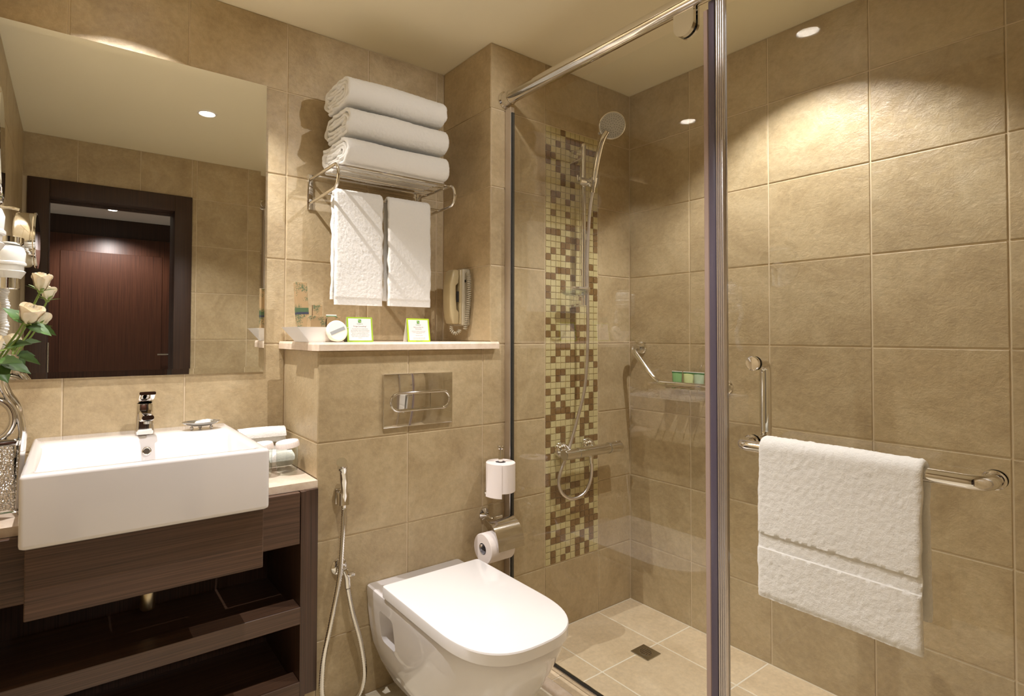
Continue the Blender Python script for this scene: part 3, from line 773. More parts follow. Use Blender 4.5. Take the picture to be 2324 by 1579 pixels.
# ------------------------------------------------------------------ hair dryer and magnifying mirror on the left wall
hx, hy = -0.175, 1.60
t = thing('hair_dryer', 'white wall mounted hair dryer with chrome nozzle on the left wall', 'hair dryer', (XL, hy, 1.34))
part(MB().rbox(XL + .0005, XL + .03, hy - .05, hy + .05, 1.33, 1.47, .01, 3), 'wall_bracket', 'white', t)
hm = Matrix.Translation((hx, hy, 0))
part(MB().lathe([(0, 1.486), (.030, 1.486), (.042, 1.478), (.048, 1.462), (.046, 1.432), (.050, 1.428), (.050, 1.422), (.044, 1.420), (.043, 1.404), (.049, 1.400), (.046, 1.394), (.036, 1.378), (0, 1.376)], 36, hm), 'dryer_body', 'white', t, 40)
part(MB().lathe([(.036, 1.486), (.042, 1.492), (.042, 1.510), (.036, 1.512), (0, 1.512)], 30, hm), 'intake_grille', 'chrome', t, 40)
part(MB().lathe([(.033, 1.378), (.033, 1.345), (.030, 1.342), (0, 1.345)], 30, hm), 'nozzle', 'chrome', t, 40)
hz = [(hx - .01 + .004 * math.sin(k * .4), hy - .052 - .012 * math.sin(k * .12), 1.37 - .0042 * k) for k in range(60)]
part(MB().tube(hz, [.012 + (.0016 if k % 2 else -.0016) for k in range(60)], 12), 'coiled_hose', 'white', t, 60)
t = thing('magnifying_mirror', 'round chrome magnifying mirror on an arm on the left wall', 'mirror', (XL, 1.31, 1.545))
part(MB().lathe([(.030, .0005), (.030, .010), (.024, .014), (0, .014)], 28, axis_m((XL, 1.31, 1.66), (1, 0, 0))), 'wall_plate', 'chrome', t)
part(MB().tube(bez([(XL + .012, 1.31, 1.66), (XL + .05, 1.31, 1.66), (-.165, 1.31, 1.655)], .01), .006, 10), 'arm', 'chrome', t)
part(MB().lathe([(.0, -.030), (.085, -.030), (.098, -.024), (.101, -.016), (.101, .026), (.104, .030), (.104, .034), (.096, .0345)], 48, axis_m((-.145, 1.31, 1.545), (1, .04, .02))), 'drum', 'chrome', t)
part(MB().lathe([(.096, .0335), (.096, .0355), (0, .0345)], 48, axis_m((-.145, 1.31, 1.545), (1, .04, .02))), 'mirror_face', 'mirror', t)

# ------------------------------------------------------------------ towel rack
rx0, rx1, ry, rz, rzl = 0.705, 1.168, 1.690, 1.765, 1.686
t = thing('towel_rack', 'chrome wall mounted towel rack with shelf rods and a hanging bar', 'towel rack', ((rx0 + rx1) / 2, YA, 1.66))
for x in (rx0, rx1):
    part(MB().rbox(x - .011, x + .011, YA - .006, YA - .0003, 1.655, 1.785, .0025, 2), 'wall_plate', 'chrome', t)
    hr = (rz - rzl) / 2
    part(MB().tube([(x, YA - .006, rz)] + [(x, ry + hr * .8 - hr * .8 * math.sin(R(a)), rz - hr + hr * math.cos(R(a))) for a in range(0, 181, 12)] + [(x, YA - .006, rzl - .008)], .0055, 12), 'side_loop', 'chrome', t, 60)
for y in (1.718, 1.766, 1.826, 1.890):
    part(MB().tube([(rx0, y, rz), (rx1, y, rz)], .0036 if y > 1.72 else .0045, 10), 'shelf_rod', 'chrome', t)
part(MB().tube([(rx0, 1.80, rzl), (rx1, 1.80, rzl)], .0052, 12), 'hanging_bar', 'chrome', t)

def sheet(path, tk, along, a0, a1, nx, seed, fuzz=0.0013, wave=0.004, edge=0.003, inset=None):
    """thick cloth: 2-D path (p,z) swept along X ('X': p is y) or Y ('Y': p is x)"""
    P = [Vector((a, b)) for a, b in path]; n = len(P); Nn = []
    for i in range(n):
        tn = (P[min(i + 1, n - 1)] - P[max(i - 1, 0)]).normalized(); Nn.append(Vector((-tn.y, tn.x)))
    tks = tk if isinstance(tk, (list, tuple)) else [tk] * n
    L = [0.0]
    for i in range(1, n): L.append(L[-1] + (P[i] - P[i - 1]).length)
    V = []
    for side in (1, -1):
        for i in range(n):
            for j in range(nx + 1):
                f = j / nx; a = a0 + (a1 - a0) * f
                ed = min(f, 1 - f) * abs(a1 - a0)
                th = tks[i] * .5 * (min(1.0, .35 + ed / .008))
                dn = side * th + wave * noise.noise(Vector((a * 6, L[i] * 5, seed))) + fuzz * (noise.noise(Vector((a * 330, L[i] * 330, seed + side * 9))) + .8 * noise.noise(Vector((a * 150, L[i] * 150, seed + side * 5))))
                q = P[i] + Nn[i] * dn
                if j in (0, nx): a += edge * noise.noise(Vector((L[i] * 25, seed, 7 + j)))
                if inset: a = inset(a, L[i] / L[-1])
                V.append((a, q.x, q.y) if along == 'X' else (q.x, a, q.y))
    F = []; W_ = nx + 1; m_ = n * W_
    for s_ in (0, 1):
        for i in range(n - 1):
            for j in range(nx):
                a = s_ * m_ + i * W_ + j; q = (a, a + 1, a + W_ + 1, a + W_); F.append(q if s_ else q[::-1])
    for i in range(n - 1):
        for j in (0, nx):
            a = i * W_ + j; F.append((a, a + W_, a + W_ + m_, a + m_))
    for i in (0, n - 1):
        for j in range(nx):
            a = i * W_ + j; F.append((a, a + 1, a + 1 + m_, a + m_))
    return MB().add(V, F)
def resample(pts, step):
    P = [Vector(p) for p in pts]; out = [P[0]]
    for i in range(1, len(P)):
        d = P[i] - P[i - 1]; k = max(1, int(round(d.length / step)))
        for q in range(1, k + 1): out.append(P[i - 1] + d * q / k)
    return [(p.x, p.y) for p in out]

def folded_towel(yf, yb, z0, z1, x0, x1, seed, label):
    Hh = (z1 - z0) / 2; Dd = (yb - yf) / 2; cy_, cz_ = (yf + yb) / 2, (z0 + z1) / 2; tk = 0.0135
    pts = []; phi = -math.pi * 0.5; e = 0.0; prev = None
    k = 0; turns = (Hh - tk * .5) / (tk * 1.04)
    nst = int(turns * 32)
    for i in range(nst + 1):
        a = math.pi * .02 - math.pi / 2 - 2 * math.pi * turns * i / nst      # goes down-front-up-back
        e = tk * 1.04 * turns * i / nst
        r = max(Hh - e - tk / 2, .0008)
        c = math.cos(a); sgn = 1 if c > 1e-9 else -1
        hd = (Dd - Hh) * (1 - 0.10 * i / nst)
        pts.append((cy_ + sgn * hd + r * c, cz_ + r * math.sin(a)))
    pts = resample(pts, 0.0045)
    mb = sheet(pts, tk * .97, 'X', x0, x1, 90, seed, 0.0017, 0.0045, 0.012)
    return single(mb, 'folded_towel', 'terry', label, 'towel', 'folded bath towels on the rack', 70)
folded_towel(1.688, 1.935, 1.7735, 1.873, 0.736, 1.148, 1.0, 'folded white bath towel lowest of the three on the rack')
folded_towel(1.690, 1.925, 1.8790, 1.976, 0.744, 1.146, 5.0, 'folded white bath towel in the middle of the three on the rack')
folded_towel(1.692, 1.925, 1.9820, 2.086, 0.742, 1.138, 9.0, 'folded white bath towel on top of the pile on the rack')

def hanging(x0, x1, zb, seed, label):
    r = .0125; bz = rzl
    front, back = 1.80 - r - .002, 1.80 + r + .002
    pts = [(back + .006, zb + .02), (back, zb + .1), (back, bz)]
    arc = [(1.80 + (r + .002) * math.cos(R(a)), bz + (r + .002) * math.sin(R(a))) for a in range(0, 181, 15)]
    pts = resample(pts + arc[1:] + [(front, bz - .02), (front - .004, zb + .15), (front - .002, zb)], .0042)
    n = len(pts); tk = []
    for (y, z) in pts:
        tk.append(.0085 if (z < zb + .024 and y < 1.80) else .0145)
    mb = sheet(pts, tk, 'X', x0, x1, 50, seed, 0.0013, 0.003, .005, lambda a, f: a + .010 * (0.5 - f) * 0)
    return single(mb, 'hand_towel', 'terry', label, 'towel', 'hand towels on the hanging bar', 70)
hanging(0.732, 0.915, 1.303, 2.0, 'white hand towel hanging from the rack nearer the mirror')
hanging(0.936, 1.118, 1.305, 6.0, 'white hand towel hanging from the rack nearer the telephone')

# ------------------------------------------------------------------ marble shelf on the cistern box
poly = [(0.598, YA - .0002), (0.598, 1.625), (0.612, 1.604), (1.314, 1.604), (1.314, 1.6285), (1.2905, 1.6285), (1.2905, YA - .0002)]
sh = MB().loft([[(a, b, 1.1502) for a, b in poly], [(a, b, 1.169) for a, b in poly], [(a + (.003 if a < .61 else 0), b + (.005 if b < 1.62 else 0), SHELF) for a, b in poly]])
single(sh, 'marble_shelf', 'marble', 'cream marble ledge on top of the tiled cistern box', 'shelf', ang=None)

# ------------------------------------------------------------------ tray of toiletries
tx0, tx1, ty0, ty1 = 0.545, 0.708, 1.668, 1.800
tx0 += .062; tx1 += .034
tx0, tx1 = 0.556, 0.716
t = thing('toiletry_tray', 'white flared rectangular tray of boxed toiletries on the marble shelf', 'tray', (.636, 1.735, SHELF))
def tl(d, z): return [(a, b, z) for a, b in rrect(tx0 - d * 1.5 + .045, tx1 + d + .0, ty0 - d * .25, ty1 + d * .25, .006, 3)]
part(MB().loft([tl(0, SHELF + .0004), tl(.003, SHELF + .006), tl(.027, SHELF + .046), tl(.029, SHELF + .0475), tl(.027, SHELF + .0475), tl(.001, SHELF + .008), tl(-.004, SHELF + .004)]), 'tray_body', 'white', t, 40)
def kbox(x0, x1, y0, y1, z0, z1, label, tilt=0, ang=0, bands=()):
    c = Vector(((x0 + x1) / 2, (y0 + y1) / 2, z0))
    t = thing('toiletry_box', label, 'box', c, 'printed toiletry boxes')
    mtx = Matrix.Translation(c) @ Matrix.Rotation(R(ang), 4, 'Y') @ Matrix.Rotation(R(tilt), 4, 'X') @ Matrix.Translation(-c)
    part(MB().rbox(x0, x1, y0, y1, z0, z1, .0008, 1).xf(mtx), 'carton', 'kraft', t)
    for za, zb, mt in bands:
        part(MB().box(x0 - .0002, x1 + .0002, y0 - .0003, y1 + .0002, za, zb).xf(mtx), 'printed_band', mt, t, None)
b0 = SHELF + .0052
kbox(0.616, 0.666, 1.690, 1.722, b0, b0 + .078, 'low kraft paper toiletry box at the left front of the tray', bands=[(b0 + .036, b0 + .043, 'band_green')])
kbox(0.670, 0.718, 1.690, 1.722, b0, b0 + .077, 'low kraft paper toiletry box at the right front of the tray', bands=[(b0 + .036, b0 + .042, 'band_green')])
kbox(0.604, 0.643, 1.766, 1.786, b0, b0 + .192, 'tall slim kraft paper toiletry box with green and navy bands', tilt=-5, ang=-2, bands=[(b0 + .092, b0 + .106, 'band_green'), (b0 + .085, b0 + .0919, 'band_navy')])
kbox(0.652, 0.682, 1.766, 1.784, b0, b0 + .118, 'middle height kraft paper toiletry box behind the low boxes', tilt=-5, ang=3)
def tube_item(x, y, z, w, h, mat, label, seal='tubeseal', axis='X', seal2=True):
    t = thing('cosmetic_tube', label, 'tube', (x, y, z))
    lps = []
    for f, ww, dd in ((0, .62, .011), (.12, .64, .011), (.16, .84, .011), (.45, .92, .009), (.85, 1.0, .003), (.90, 1.0, .0018)):
        l = [(ww * w / 2 * math.cos(2 * math.pi * k / 20), dd * math.sin(2 * math.pi * k / 20)) for k in range(20)]
        lps.append([((x + a, y + b, z + h * f) if axis == 'X' else (x + b, y + a, z + h * f)) for a, b in l])
    part(MB().loft(lps), 'body', mat, t, 50)
    def bx_(z0, z1, mt, nm, d):
        part(MB().box(x - w / 2, x + w / 2, y - d, y + d, z0, z1) if axis == 'X' else MB().box(x - d, x + d, y - w / 2, y + w / 2, z0, z1), nm, mt, t, None)
    bx_(z + h * .87, z + h * .95, seal, 'coloured_seal', .0022); bx_(z + h * .95, z + h, 'white', 'crimped_end', .0014)
tube_item(0.712, 1.758, b0, .036, .086, 'tubecream', 'green and white cosmetic tube behind the low boxes in the tray')
sm = Matrix.Translation((0.688, 1.652, SHELF + .0345)) @ Matrix.Rotation(R(78), 4, 'X')
t = thing('round_soap', 'round white wrapped soap leaning on the front of the tray', 'soap', (0.688, 1.652, SHELF))
part(MB().lathe([(0, -.008), (.030, -.008), (.0345, -.004), (.0345, .004), (.030, .008), (0, .008)], 40, sm), 'soap_disc', 'soap', t)
part(MB().box(-.026, .026, -.0055, .0055, .0081, .0087).xf(sm @ Matrix.Rotation(R(22), 4, 'Z')), 'grey_label_strip', 'greylabel', t, None)

# tent cards with lettering
def text_mesh(body, size, x, y, z, align='CENTER'):
    cu = bpy.data.curves.new('lettering', 'FONT'); cu.body = body; cu.size = size; cu.align_x = align; cu.resolution_u = 2
    tmp = bpy.data.objects.new('lettering', cu); COL.objects.link(tmp)
    dg = bpy.context.evaluated_depsgraph_get(); me = bpy.data.meshes.new_from_object(tmp.evaluated_get(dg))
    bpy.data.objects.remove(tmp); bpy.data.curves.remove(cu)
    mb = MB(); mb.add([(x + p.co.x, y, z + p.co.y) for p in me.vertices], [list(p.vertices) for p in me.polygons])
    bpy.data.meshes.remove(me); return mb
def card(x0, x1, y, mat, label, head, lines, lsize, rot):
    z0 = SHELF + .0003; h = .082; xc = (x0 + x1) / 2
    t = thing('tent_card', label, 'sign', (xc, y, z0), 'tent cards on the marble shelf')
    P = Matrix.Translation((xc, y, z0)) @ Matrix.Rotation(R(rot), 4, 'Z') @ Matrix.Rotation(R(-8), 4, 'X') @ Matrix.Translation((-xc, -y, -z0))
    P2 = Matrix.Translation((xc, y, z0)) @ Matrix.Rotation(R(rot), 4, 'Z') @ Matrix.Translation((-xc, -y, -z0))
    part(MB().box(x0, x1, y, y + .0008, z0, z0 + h).xf(P), 'front_panel', mat, t, None)
    bk = [(x0, y + .0115, z0 + h * .99), (x1, y + .0115, z0 + h * .99), (x1, y + .030, z0), (x0, y + .030, z0)]
    part(MB().loft([[(a, b, c) for a, b, c in bk], [(a, b + .0008, c) for a, b, c in bk]]).xf(P2), 'back_panel', 'whitecard', t, None)
    pn = part(MB().box(x0 + .006, x1 - .006, y - .0003, y, z0 + .005, z0 + h - .005).xf(P), 'white_print', 'whitecard', t, None)
    yy = y - .0006
    lg = MB().box(xc - .0055, xc + .0055, yy, yy + .0002, z0 + .0635, z0 + .0745)
    part(lg.xf(P), 'logo', 'logo', pn, None)
    l2 = MB().box(xc - .0042, xc - .0008, yy - .0002, yy, z0 + .0685, z0 + .0735).box(xc + .0010, xc + .0042, yy - .0002, yy, z0 + .0645, z0 + .0690)
    l2.tube([(xc - .003, yy - .0002, z0 + .065), (xc + .001, yy - .0002, z0 + .069), (xc + .003, yy - .0002, z0 + .0735)], .0006, 6)
    part(l2.xf(P), 'logo_mark', 'logo_light', pn, None)
    part(text_mesh('Holiday Inn', .0048, xc, yy, z0 + .0580).xf(P), 'lettering', 'inkgreen', pn, None)
    zt = z0 + .0495
    for hl in head:
        part(text_mesh(hl, .0062 if len(head) == 1 else .0050, xc, yy, zt).xf(P), 'lettering', 'ink', pn, None); zt -= .0062
    zt -= .0012
    for ln in lines:
        if ln: part(text_mesh(ln, lsize, xc, yy, zt).xf(P), 'lettering', 'ink', pn, None)
        zt -= .0050 if lsize > .003 else .0038
card(0.726, 0.818, 1.655, 'limecard', 'green bordered tent card beside the toiletry tray', ['Forget Something?'],
     ['If you forgotten any essential toiletry', 'item, feel please contact the Housekeeping', 'Department. We will be pleased to deliver', 'with our compliments; Shaving cream,', 'disposable razor, comb, toothbrush, tooth', 'paste, cotton wool and female sanitary', 'products.'], .0038, 0)
card(0.948, 1.043, 1.655, 'limecard2', 'bright lime bordered tent card near the telephone', ['Help us to Help Our', 'Environment'],
     ['Every day tons of detergent and millions of gallons', 'of water are used to wash towels that have', 'only been used once.', '', 'Please decide for yourself', '', 'A towel on the rack means: I will use it again.', 'A towel on the floor means: please replace it.', '', 'Thank you for helping us'], .0029, 4)

# ------------------------------------------------------------------ wall telephone
t = thing('wall_telephone', 'beige wall telephone with coiled cord on the niche side wall', 'telephone', (XN, 1.79, 1.235))
part(MB().rbox(1.252, XN - .0005, 1.757, 1.826, 1.237, 1.462, .007, 3), 'base', 'greyplastic', t)
part(MB().rbox(1.244, 1.254, 1.762, 1.822, 1.243, 1.458, .004, 2), 'cradle', 'beigeplastic', t)
hs = []
for z, xo, xi, w in ((1.243, 1.222, 1.240, .020), (1.246, 1.214, 1.243, .026), (1.262, 1.208, 1.243, .028), (1.290, 1.204, 1.243, .028), (1.300, 1.202, 1.233, .0275), (1.345, 1.199, 1.229, .027), (1.395, 1.200, 1.229, .027), (1.405, 1.202, 1.240, .0275), (1.430, 1.208, 1.243, .028), (1.452, 1.214, 1.243, .026), (1.457, 1.222, 1.240, .020)):
    hs.append([(a, 1.792 + b, z) for a, b in rrect(xo, xi, -w, w, .007, 4)])
part(MB().loft(hs), 'handset', 'beigeplastic', t, 50)
part(MB().box(1.233, 1.2440, 1.770, 1.772, 1.330, 1.372), 'speaker_grille', 'black', t, None)
def coil(path, R_, r, turns, npt=10):
    P = crom(path, 10); n = len(P); tot = turns * npt; pts = []
    for i in range(tot + 1):
        f = i / tot * (n - 1); k = min(int(f), n - 2); c = P[k].lerp(P[k + 1], f - k); tn = (P[k + 1] - P[k]).normalized()
        u = tn.orthogonal().normalized() if abs(tn.z) < .5 else (Vector((1, 0, 0)) - tn * tn.x).normalized()
        w = tn.cross(u); a = 2 * math.pi * i / npt
        pts.append(c + (u * math.cos(a) + w * math.sin(a)) * R_)
    return MB().tube(pts, r, 6)
part(coil([(1.272, 1.748, 1.448), (1.270, 1.738, 1.405), (1.272, 1.742, 1.340), (1.272, 1.752, 1.280), (1.268, 1.762, 1.222)], .0072, .0019, 32), 'coiled_cord', 'greyplastic', t, 60)
part(coil([(1.226, 1.792, 1.240), (1.222, 1.79, 1.222), (1.232, 1.782, 1.207), (1.246, 1.775, 1.212), (1.250, 1.772, 1.222)], .0060, .0019, 12), 'short_cord', 'greyplastic', t, 60)
part(MB().rbox(1.262, 1.268, 1.7555, 1.7575, 1.408, 1.418, .0005, 1), 'volume_switch', 'black', t)

# ------------------------------------------------------------------ flush plate
px0, px1, pz0, pz1 = 0.838, 1.112, 0.892, 1.070
t = thing('flush_plate', 'polished chrome dual flush plate on the tiled cistern front', 'flush plate', ((px0 + px1) / 2, YB, pz0))
part(MB().rbox(px0, px1, YB - .011, YB - .0002, pz0, pz1, .003, 2), 'plate', 'chrome', t)
def stad(x0, x1, z0, z1, n=10):
    r = (z1 - z0) / 2; c = (z0 + z1) / 2; out = []
    for k in range(n + 1): a = R(-90 + 180 * k / n); out.append((x1 - r + r * math.cos(a), c + r * math.sin(a)))
    for k in range(n + 1): a = R(90 + 180 * k / n); out.append((x0 + r + r * math.cos(a), c + r * math.sin(a)))
    return out
part(MB().tube([(a, YB - .0125, b) for a, b in stad(.866, 1.098, .947, 1.005)], .0046, 10, closed=True), 'button_ring', 'chrome', t, 60)
part(MB().prism([p for p in stad(.868, 1.096, .949, 1.003) if p[0] < 1.017] , YB - .0125, YB - .0105, 'Y'), 'flush_button', 'chrome', t, None)
rb = [(1.019, .949)] + [p for p in stad(.868, 1.096, .949, 1.003) if p[0] > 1.05] + [(1.019, 1.003)]
part(MB().prism(rb, YB - .0125, YB - .0105, 'Y'), 'flush_button', 'chrome', t, None)

# ------------------------------------------------------------------ bidet spray
t = thing('bidet_spray', 'chrome handheld bidet spray with flexible metal hose on the wall beside the toilet', 'bidet spray', (0.69, YB, 0.06))
part(MB().rbox(.678, .712, YB - .005, YB - .0003, .672, .720, .003, 2), 'holder_plate', 'chrome', t)
part(MB().loft([[(.6945 + a, b, z) for a, b in rrect(-.0165, .0165, YB - .040, YB - .004, .007, 4)] for z in (.676, .712)]), 'holder', 'chrome', t, 45)
hd = crom([(.694, YB - .030, .668), (.693, YB - .034, .715), (.688, YB - .040, .770), (.681, YB - .046, .800), (.672, YB - .062, .815)], 5)
part(MB().tube(hd, [.0085] * 4 + [.0105] * 4 + [.0125] * 5 + [.0155] * (len(hd) - 13), 16), 'spray_head', 'chrome', t, 60)
def ribbed(path, r, step=.0036):
    P = crom(path, 24); L = [0]
    for i in range(1, len(P)): L.append(L[-1] + (P[i] - P[i - 1]).length)
    k = int(L[-1] / step); out = []; j = 0; rr = []
    for i in range(k + 1):
        d = L[-1] * i / k
        while j < len(L) - 2 and L[j + 1] < d: j += 1
        f = (d - L[j]) / max(L[j + 1] - L[j], 1e-9); out.append(P[j].lerp(P[j + 1], f)); rr.append(r * (1.0 if i % 2 else .80))
    return MB().tube(out, rr, 12)
part(ribbed([(.694, YB - .030, .665), (.689, YB - .034, .58), (.677, YB - .040, .46), (.652, YB - .042, .34), (.628, YB - .040, .22), (.628, YB - .036, .12), (.655, YB - .034, .072), (.700, YB - .034, .062), (.745, YB - .034, .080), (.766, YB - .034, .14), (.752, YB - .034, .24), (.724, YB - .034, .34), (.707, YB - .034, .42)], .0086), 'hose', 'chrome', t, 80)
part(MB().lathe([(.026, .0003), (.026, .004), (.020, .010), (.012, .013), (0, .013)], 30, axis_m((.692, YB, .478), (0, -1, 0))), 'valve_flange', 'chrome', t)
vo = part(MB().tube([(.692, YB - .010, .478), (.698, YB - .034, .472)], [.011, .012], 14).tube(crom([(.698, YB - .030, .474), (.704, YB - .034, .455), (.707, YB - .034, .422)], 6), .0095, 14), 'valve_body', 'chrome', t, 50)
part(MB().rbox(.706, .728, YB - .044, YB - .026, .455, .466, .003, 2), 'valve_lever', 'chrome', vo)

# ------------------------------------------------------------------ wall-hung toilet
tcx = 0.968
def dshape(yr, yf, w, z, rr=.02, p=2.6, cx=tcx, n=28):
    """plan outline: straight back, superelliptic front"""
    out = []; ym = yf + (yr - yf) * .42
    for k in range(n + 1):
        a = math.pi * k / n            # from +x side over the front to -x side
        c, s_ = math.cos(a), math.sin(a)
        out.append((cx + w * math.copysign(abs(c) ** (2 / p), c), ym - (ym - yf) * abs(s_) ** (2 / p), z))
    for k in range(5): a = R(90 * k / 4); out.append((cx - w + rr - rr * math.cos(a), yr - rr + rr * math.sin(a), z))
    for k in range(5): a = R(90 - 90 * k / 4); out.append((cx + w - rr + rr * math.cos(a), yr - rr + rr * math.sin(a), z))
    return out
t = thing('toilet', 'white wall hung toilet with closed lid below the flush plate', 'toilet', (tcx, YB, 0.09))
yb_ = YB - .0005
body = [dshape(1.47, 1.30, .085, .090, .03), dshape(1.52, 1.24, .112, .098, .03), dshape(1.555, 1.195, .130, .120, .02), dshape(1.60, 1.150, .147, .165, .012), dshape(yb_, 1.110, .160, .215, .008),
        dshape(yb_, 1.075, .171, .270, .008), dshape(yb_, 1.045, .178, .325, .008), dshape(yb_, 1.022, .1815, .370, .008), dshape(yb_, 1.018, .182, .390, .008), dshape(yb_, 1.020, .1808, .397, .008), dshape(yb_ - .002, 1.026, .176, .400, .008)]
bo = part(MB().loft(body), 'bowl', 'ceramic', t, 60)
# mounting recess cut into each flank
for sx in (-1, 1):
    xa, xb = sorted((tcx + sx * .125, tcx + sx * .20))
    cut = make_obj(MB().loft([[(x, a, b) for a, b in rrect(1.455, 1.545, .255, .352, .018, 4)] for x in (xa, xb)]), 'cutter', 'ceramic', BASE[t.name], None, t)
    md = bo.modifiers.new('recess', 'BOOLEAN'); md.object = cut; md.operation = 'DIFFERENCE'; md.solver = 'EXACT'
    bpy.context.view_layer.update()
    me2 = bpy.data.meshes.new_from_object(bo.evaluated_get(bpy.context.evaluated_depsgraph_get()))
    bo.modifiers.clear(); bo.data = me2
    cm = cut.data; bpy.data.objects.remove(cut); bpy.data.meshes.remove(cm)
bo.data.polygons.foreach_set('use_smooth', [True] * len(bo.data.polygons)); bo.data.set_sharp_from_angle(angle=R(40))
seat = [dshape(1.508, 1.008, .1800, .4075, .010, 2.7, .962), dshape(1.510, 1.005, .1825, .409, .010, 2.7, .962), dshape(1.510, 1.004, .183, .436, .010, 2.7, .962), dshape(1.509, 1.006, .1815, .4395, .010, 2.7, .962), dshape(1.505, 1.012, .177, .4412, .010, 2.7, .962)]
part(MB().loft(seat), 'lid', 'lid', t, 28)
for x in (.90, 1.03): part(MB().tube([(x - .02, 1.512, .414), (x + .02, 1.512, .414)], .009, 14), 'hinge', 'chrome', t)

# ------------------------------------------------------------------ toilet paper
def paper_roll_mb(mtx, r, h, rc=.020, n=44):
    return MB().lathe([(rc, 0), (r - .002, 0), (r, .002), (r, h - .002), (r - .002, h), (rc, h), (rc - .001, h), (rc - .001, 0)], n, mtx, cap=False)
rxp, ryp = 1.285, 1.560
t = thing('spare_roll_holder', 'chrome upright spare roll holder on the wall above the covered roll', 'roll holder', (rxp, YB, .60))
part(MB().lathe([(.022, .0003), (.022, .006), (.016, .010), (0, .010)], 26, axis_m((rxp, YB, .618), (0, -1, 0))), 'wall_flange', 'chrome', t)
part(MB().tube(bez([(rxp, YB - .008, .618), (rxp, ryp, .618), (rxp, ryp, .790)], .012), .0085, 14), 'post', 'chrome', t)
part(MB().lathe([(.0, .632), (.036, .632), (.036, .6352), (0, .6352)], 30, Matrix.Translation((rxp, ryp, 0))), 'support_disc', 'chrome', t)
part(MB().lathe([(.0095, .786), (.0125, .790), (.0125, .797), (.011, .799), (0, .799)], 20, Matrix.Translation((rxp, ryp, 0))), 'knob', 'chrome', t)
t = thing('toilet_roll', 'upright spare toilet paper roll with loose end on the chrome post', 'toilet paper', (rxp, ryp, .6355), 'toilet paper rolls')
part(paper_roll_mb(Matrix.Translation((rxp, ryp, .6358)), .0535, .104), 'paper', 'paper', t, 40)
part(MB().lathe([(.0195, .6362), (.0195, .739), (.0180, .739), (.0180, .6362)], 30, Matrix.Translation((rxp, ryp, 0)), cap=False), 'core', 'card_core', t, 40)
fl_ = []
for k in range(9):
    a = R(150 + 12 * k); fl_.append((a, .6365 + .0 * k))
V = []; F = []
for i in range(13):
    f = i / 12; z = .739 - .115 * f
    for j in range(8):
        a = R(176 + 8.5 * j + 0 * f); rr = .0545 + .010 * f * f * (1 - j / 7)
        zz = max(z, .739 - .106 + (-.010 if j > 4 else 0) * f) if False else z - .004 * f * j / 7
        V.append((rxp + rr * math.cos(a), ryp + rr * math.sin(a), zz))
for i in range(12):
    for j in range(7): q = i * 8 + j; F.append((q, q + 1, q + 9, q + 8))
nv = len(V); V += [(rxp + (a - rxp) * 1.012, ryp + (b - ryp) * 1.012, c) for a, b, c in V]; F += [tuple(q + nv for q in f_[::-1]) for f_ in F]
part(MB().add(V, F), 'loose_sheet', 'paper', t, 60)
lx0, lx1, ly, lzr, lr = 1.198, 1.306, 1.553, .446, .0520
t = thing('covered_roll_holder', 'chrome toilet roll holder with curved cover flap near the glass', 'roll holder', (1.262, YB, .54))
part(MB().lathe([(.022, .0003), (.022, .006), (.016, .011), (.010, .018), (0, .018)], 26, axis_m((1.262, YB, .538), (0, -1, 0))), 'wall_flange', 'chrome', t)
part(MB().tube(bez([(1.262, YB - .012, .538), (1.262, 1.572, .532), (1.334, 1.568, .522), (1.334, ly, lzr + .012), (lx0 - .010, ly, lzr + .012)], .014), .0052, 10), 'wire_arm', 'chrome', t)
cv = [(p.x, p.y) for p in (Vector((q.x, q.y)) for q in crom([(1.570, .536, 0), (1.548, .533, 0), (1.520, .515, 0), (1.501, .482, 0), (1.495, .446, 0)], 4))]
V = []; F = []
for s_ in (0, .0012):
    for yy, zz in cv:
        for x in (1.224, 1.343):
            d = Vector((yy - ly, zz - lzr)).normalized(); V.append((x, yy + d.x * s_, zz + d.y * s_))
n2 = len(cv) * 2
for i in range(len(cv) - 1):
    a = i * 2; F.append((a, a + 1, a + 3, a + 2)); F.append((n2 + a, n2 + a + 2, n2 + a + 3, n2 + a + 1))
    F.append((a, a + 2, n2 + a + 2, n2 + a)); F.append((a + 1, n2 + a + 1, n2 + a + 3, a + 3))
F += [(0, n2, n2 + 1, 1), (n2 - 2, n2 - 1, 2 * n2 - 1, 2 * n2 - 2)]
part(MB().add(V, F), 'cover_flap', 'chrome', t, 40)
part(MB().tube([(1.268, 1.569, .5385), (1.298, 1.569, .5385)], .0062, 12), 'flap_hinge', 'chrome', t)
t = thing('toilet_roll', 'toilet paper roll lying under the chrome cover flap', 'toilet paper', (1.25, ly, lzr - lr), 'toilet paper rolls')
part(paper_roll_mb(axis_m((lx0, ly, lzr), (1, 0, 0)), lr, lx1 - lx0), 'paper', 'paper', t, 40)
part(MB().lathe([(.0195, .0004), (.0195, lx1 - lx0 - .0004), (.0180, lx1 - lx0 - .0004), (.0180, .0004)], 30, axis_m((lx0, ly, lzr), (1, 0, 0)), cap=False), 'core', 'card_core', t, 40)

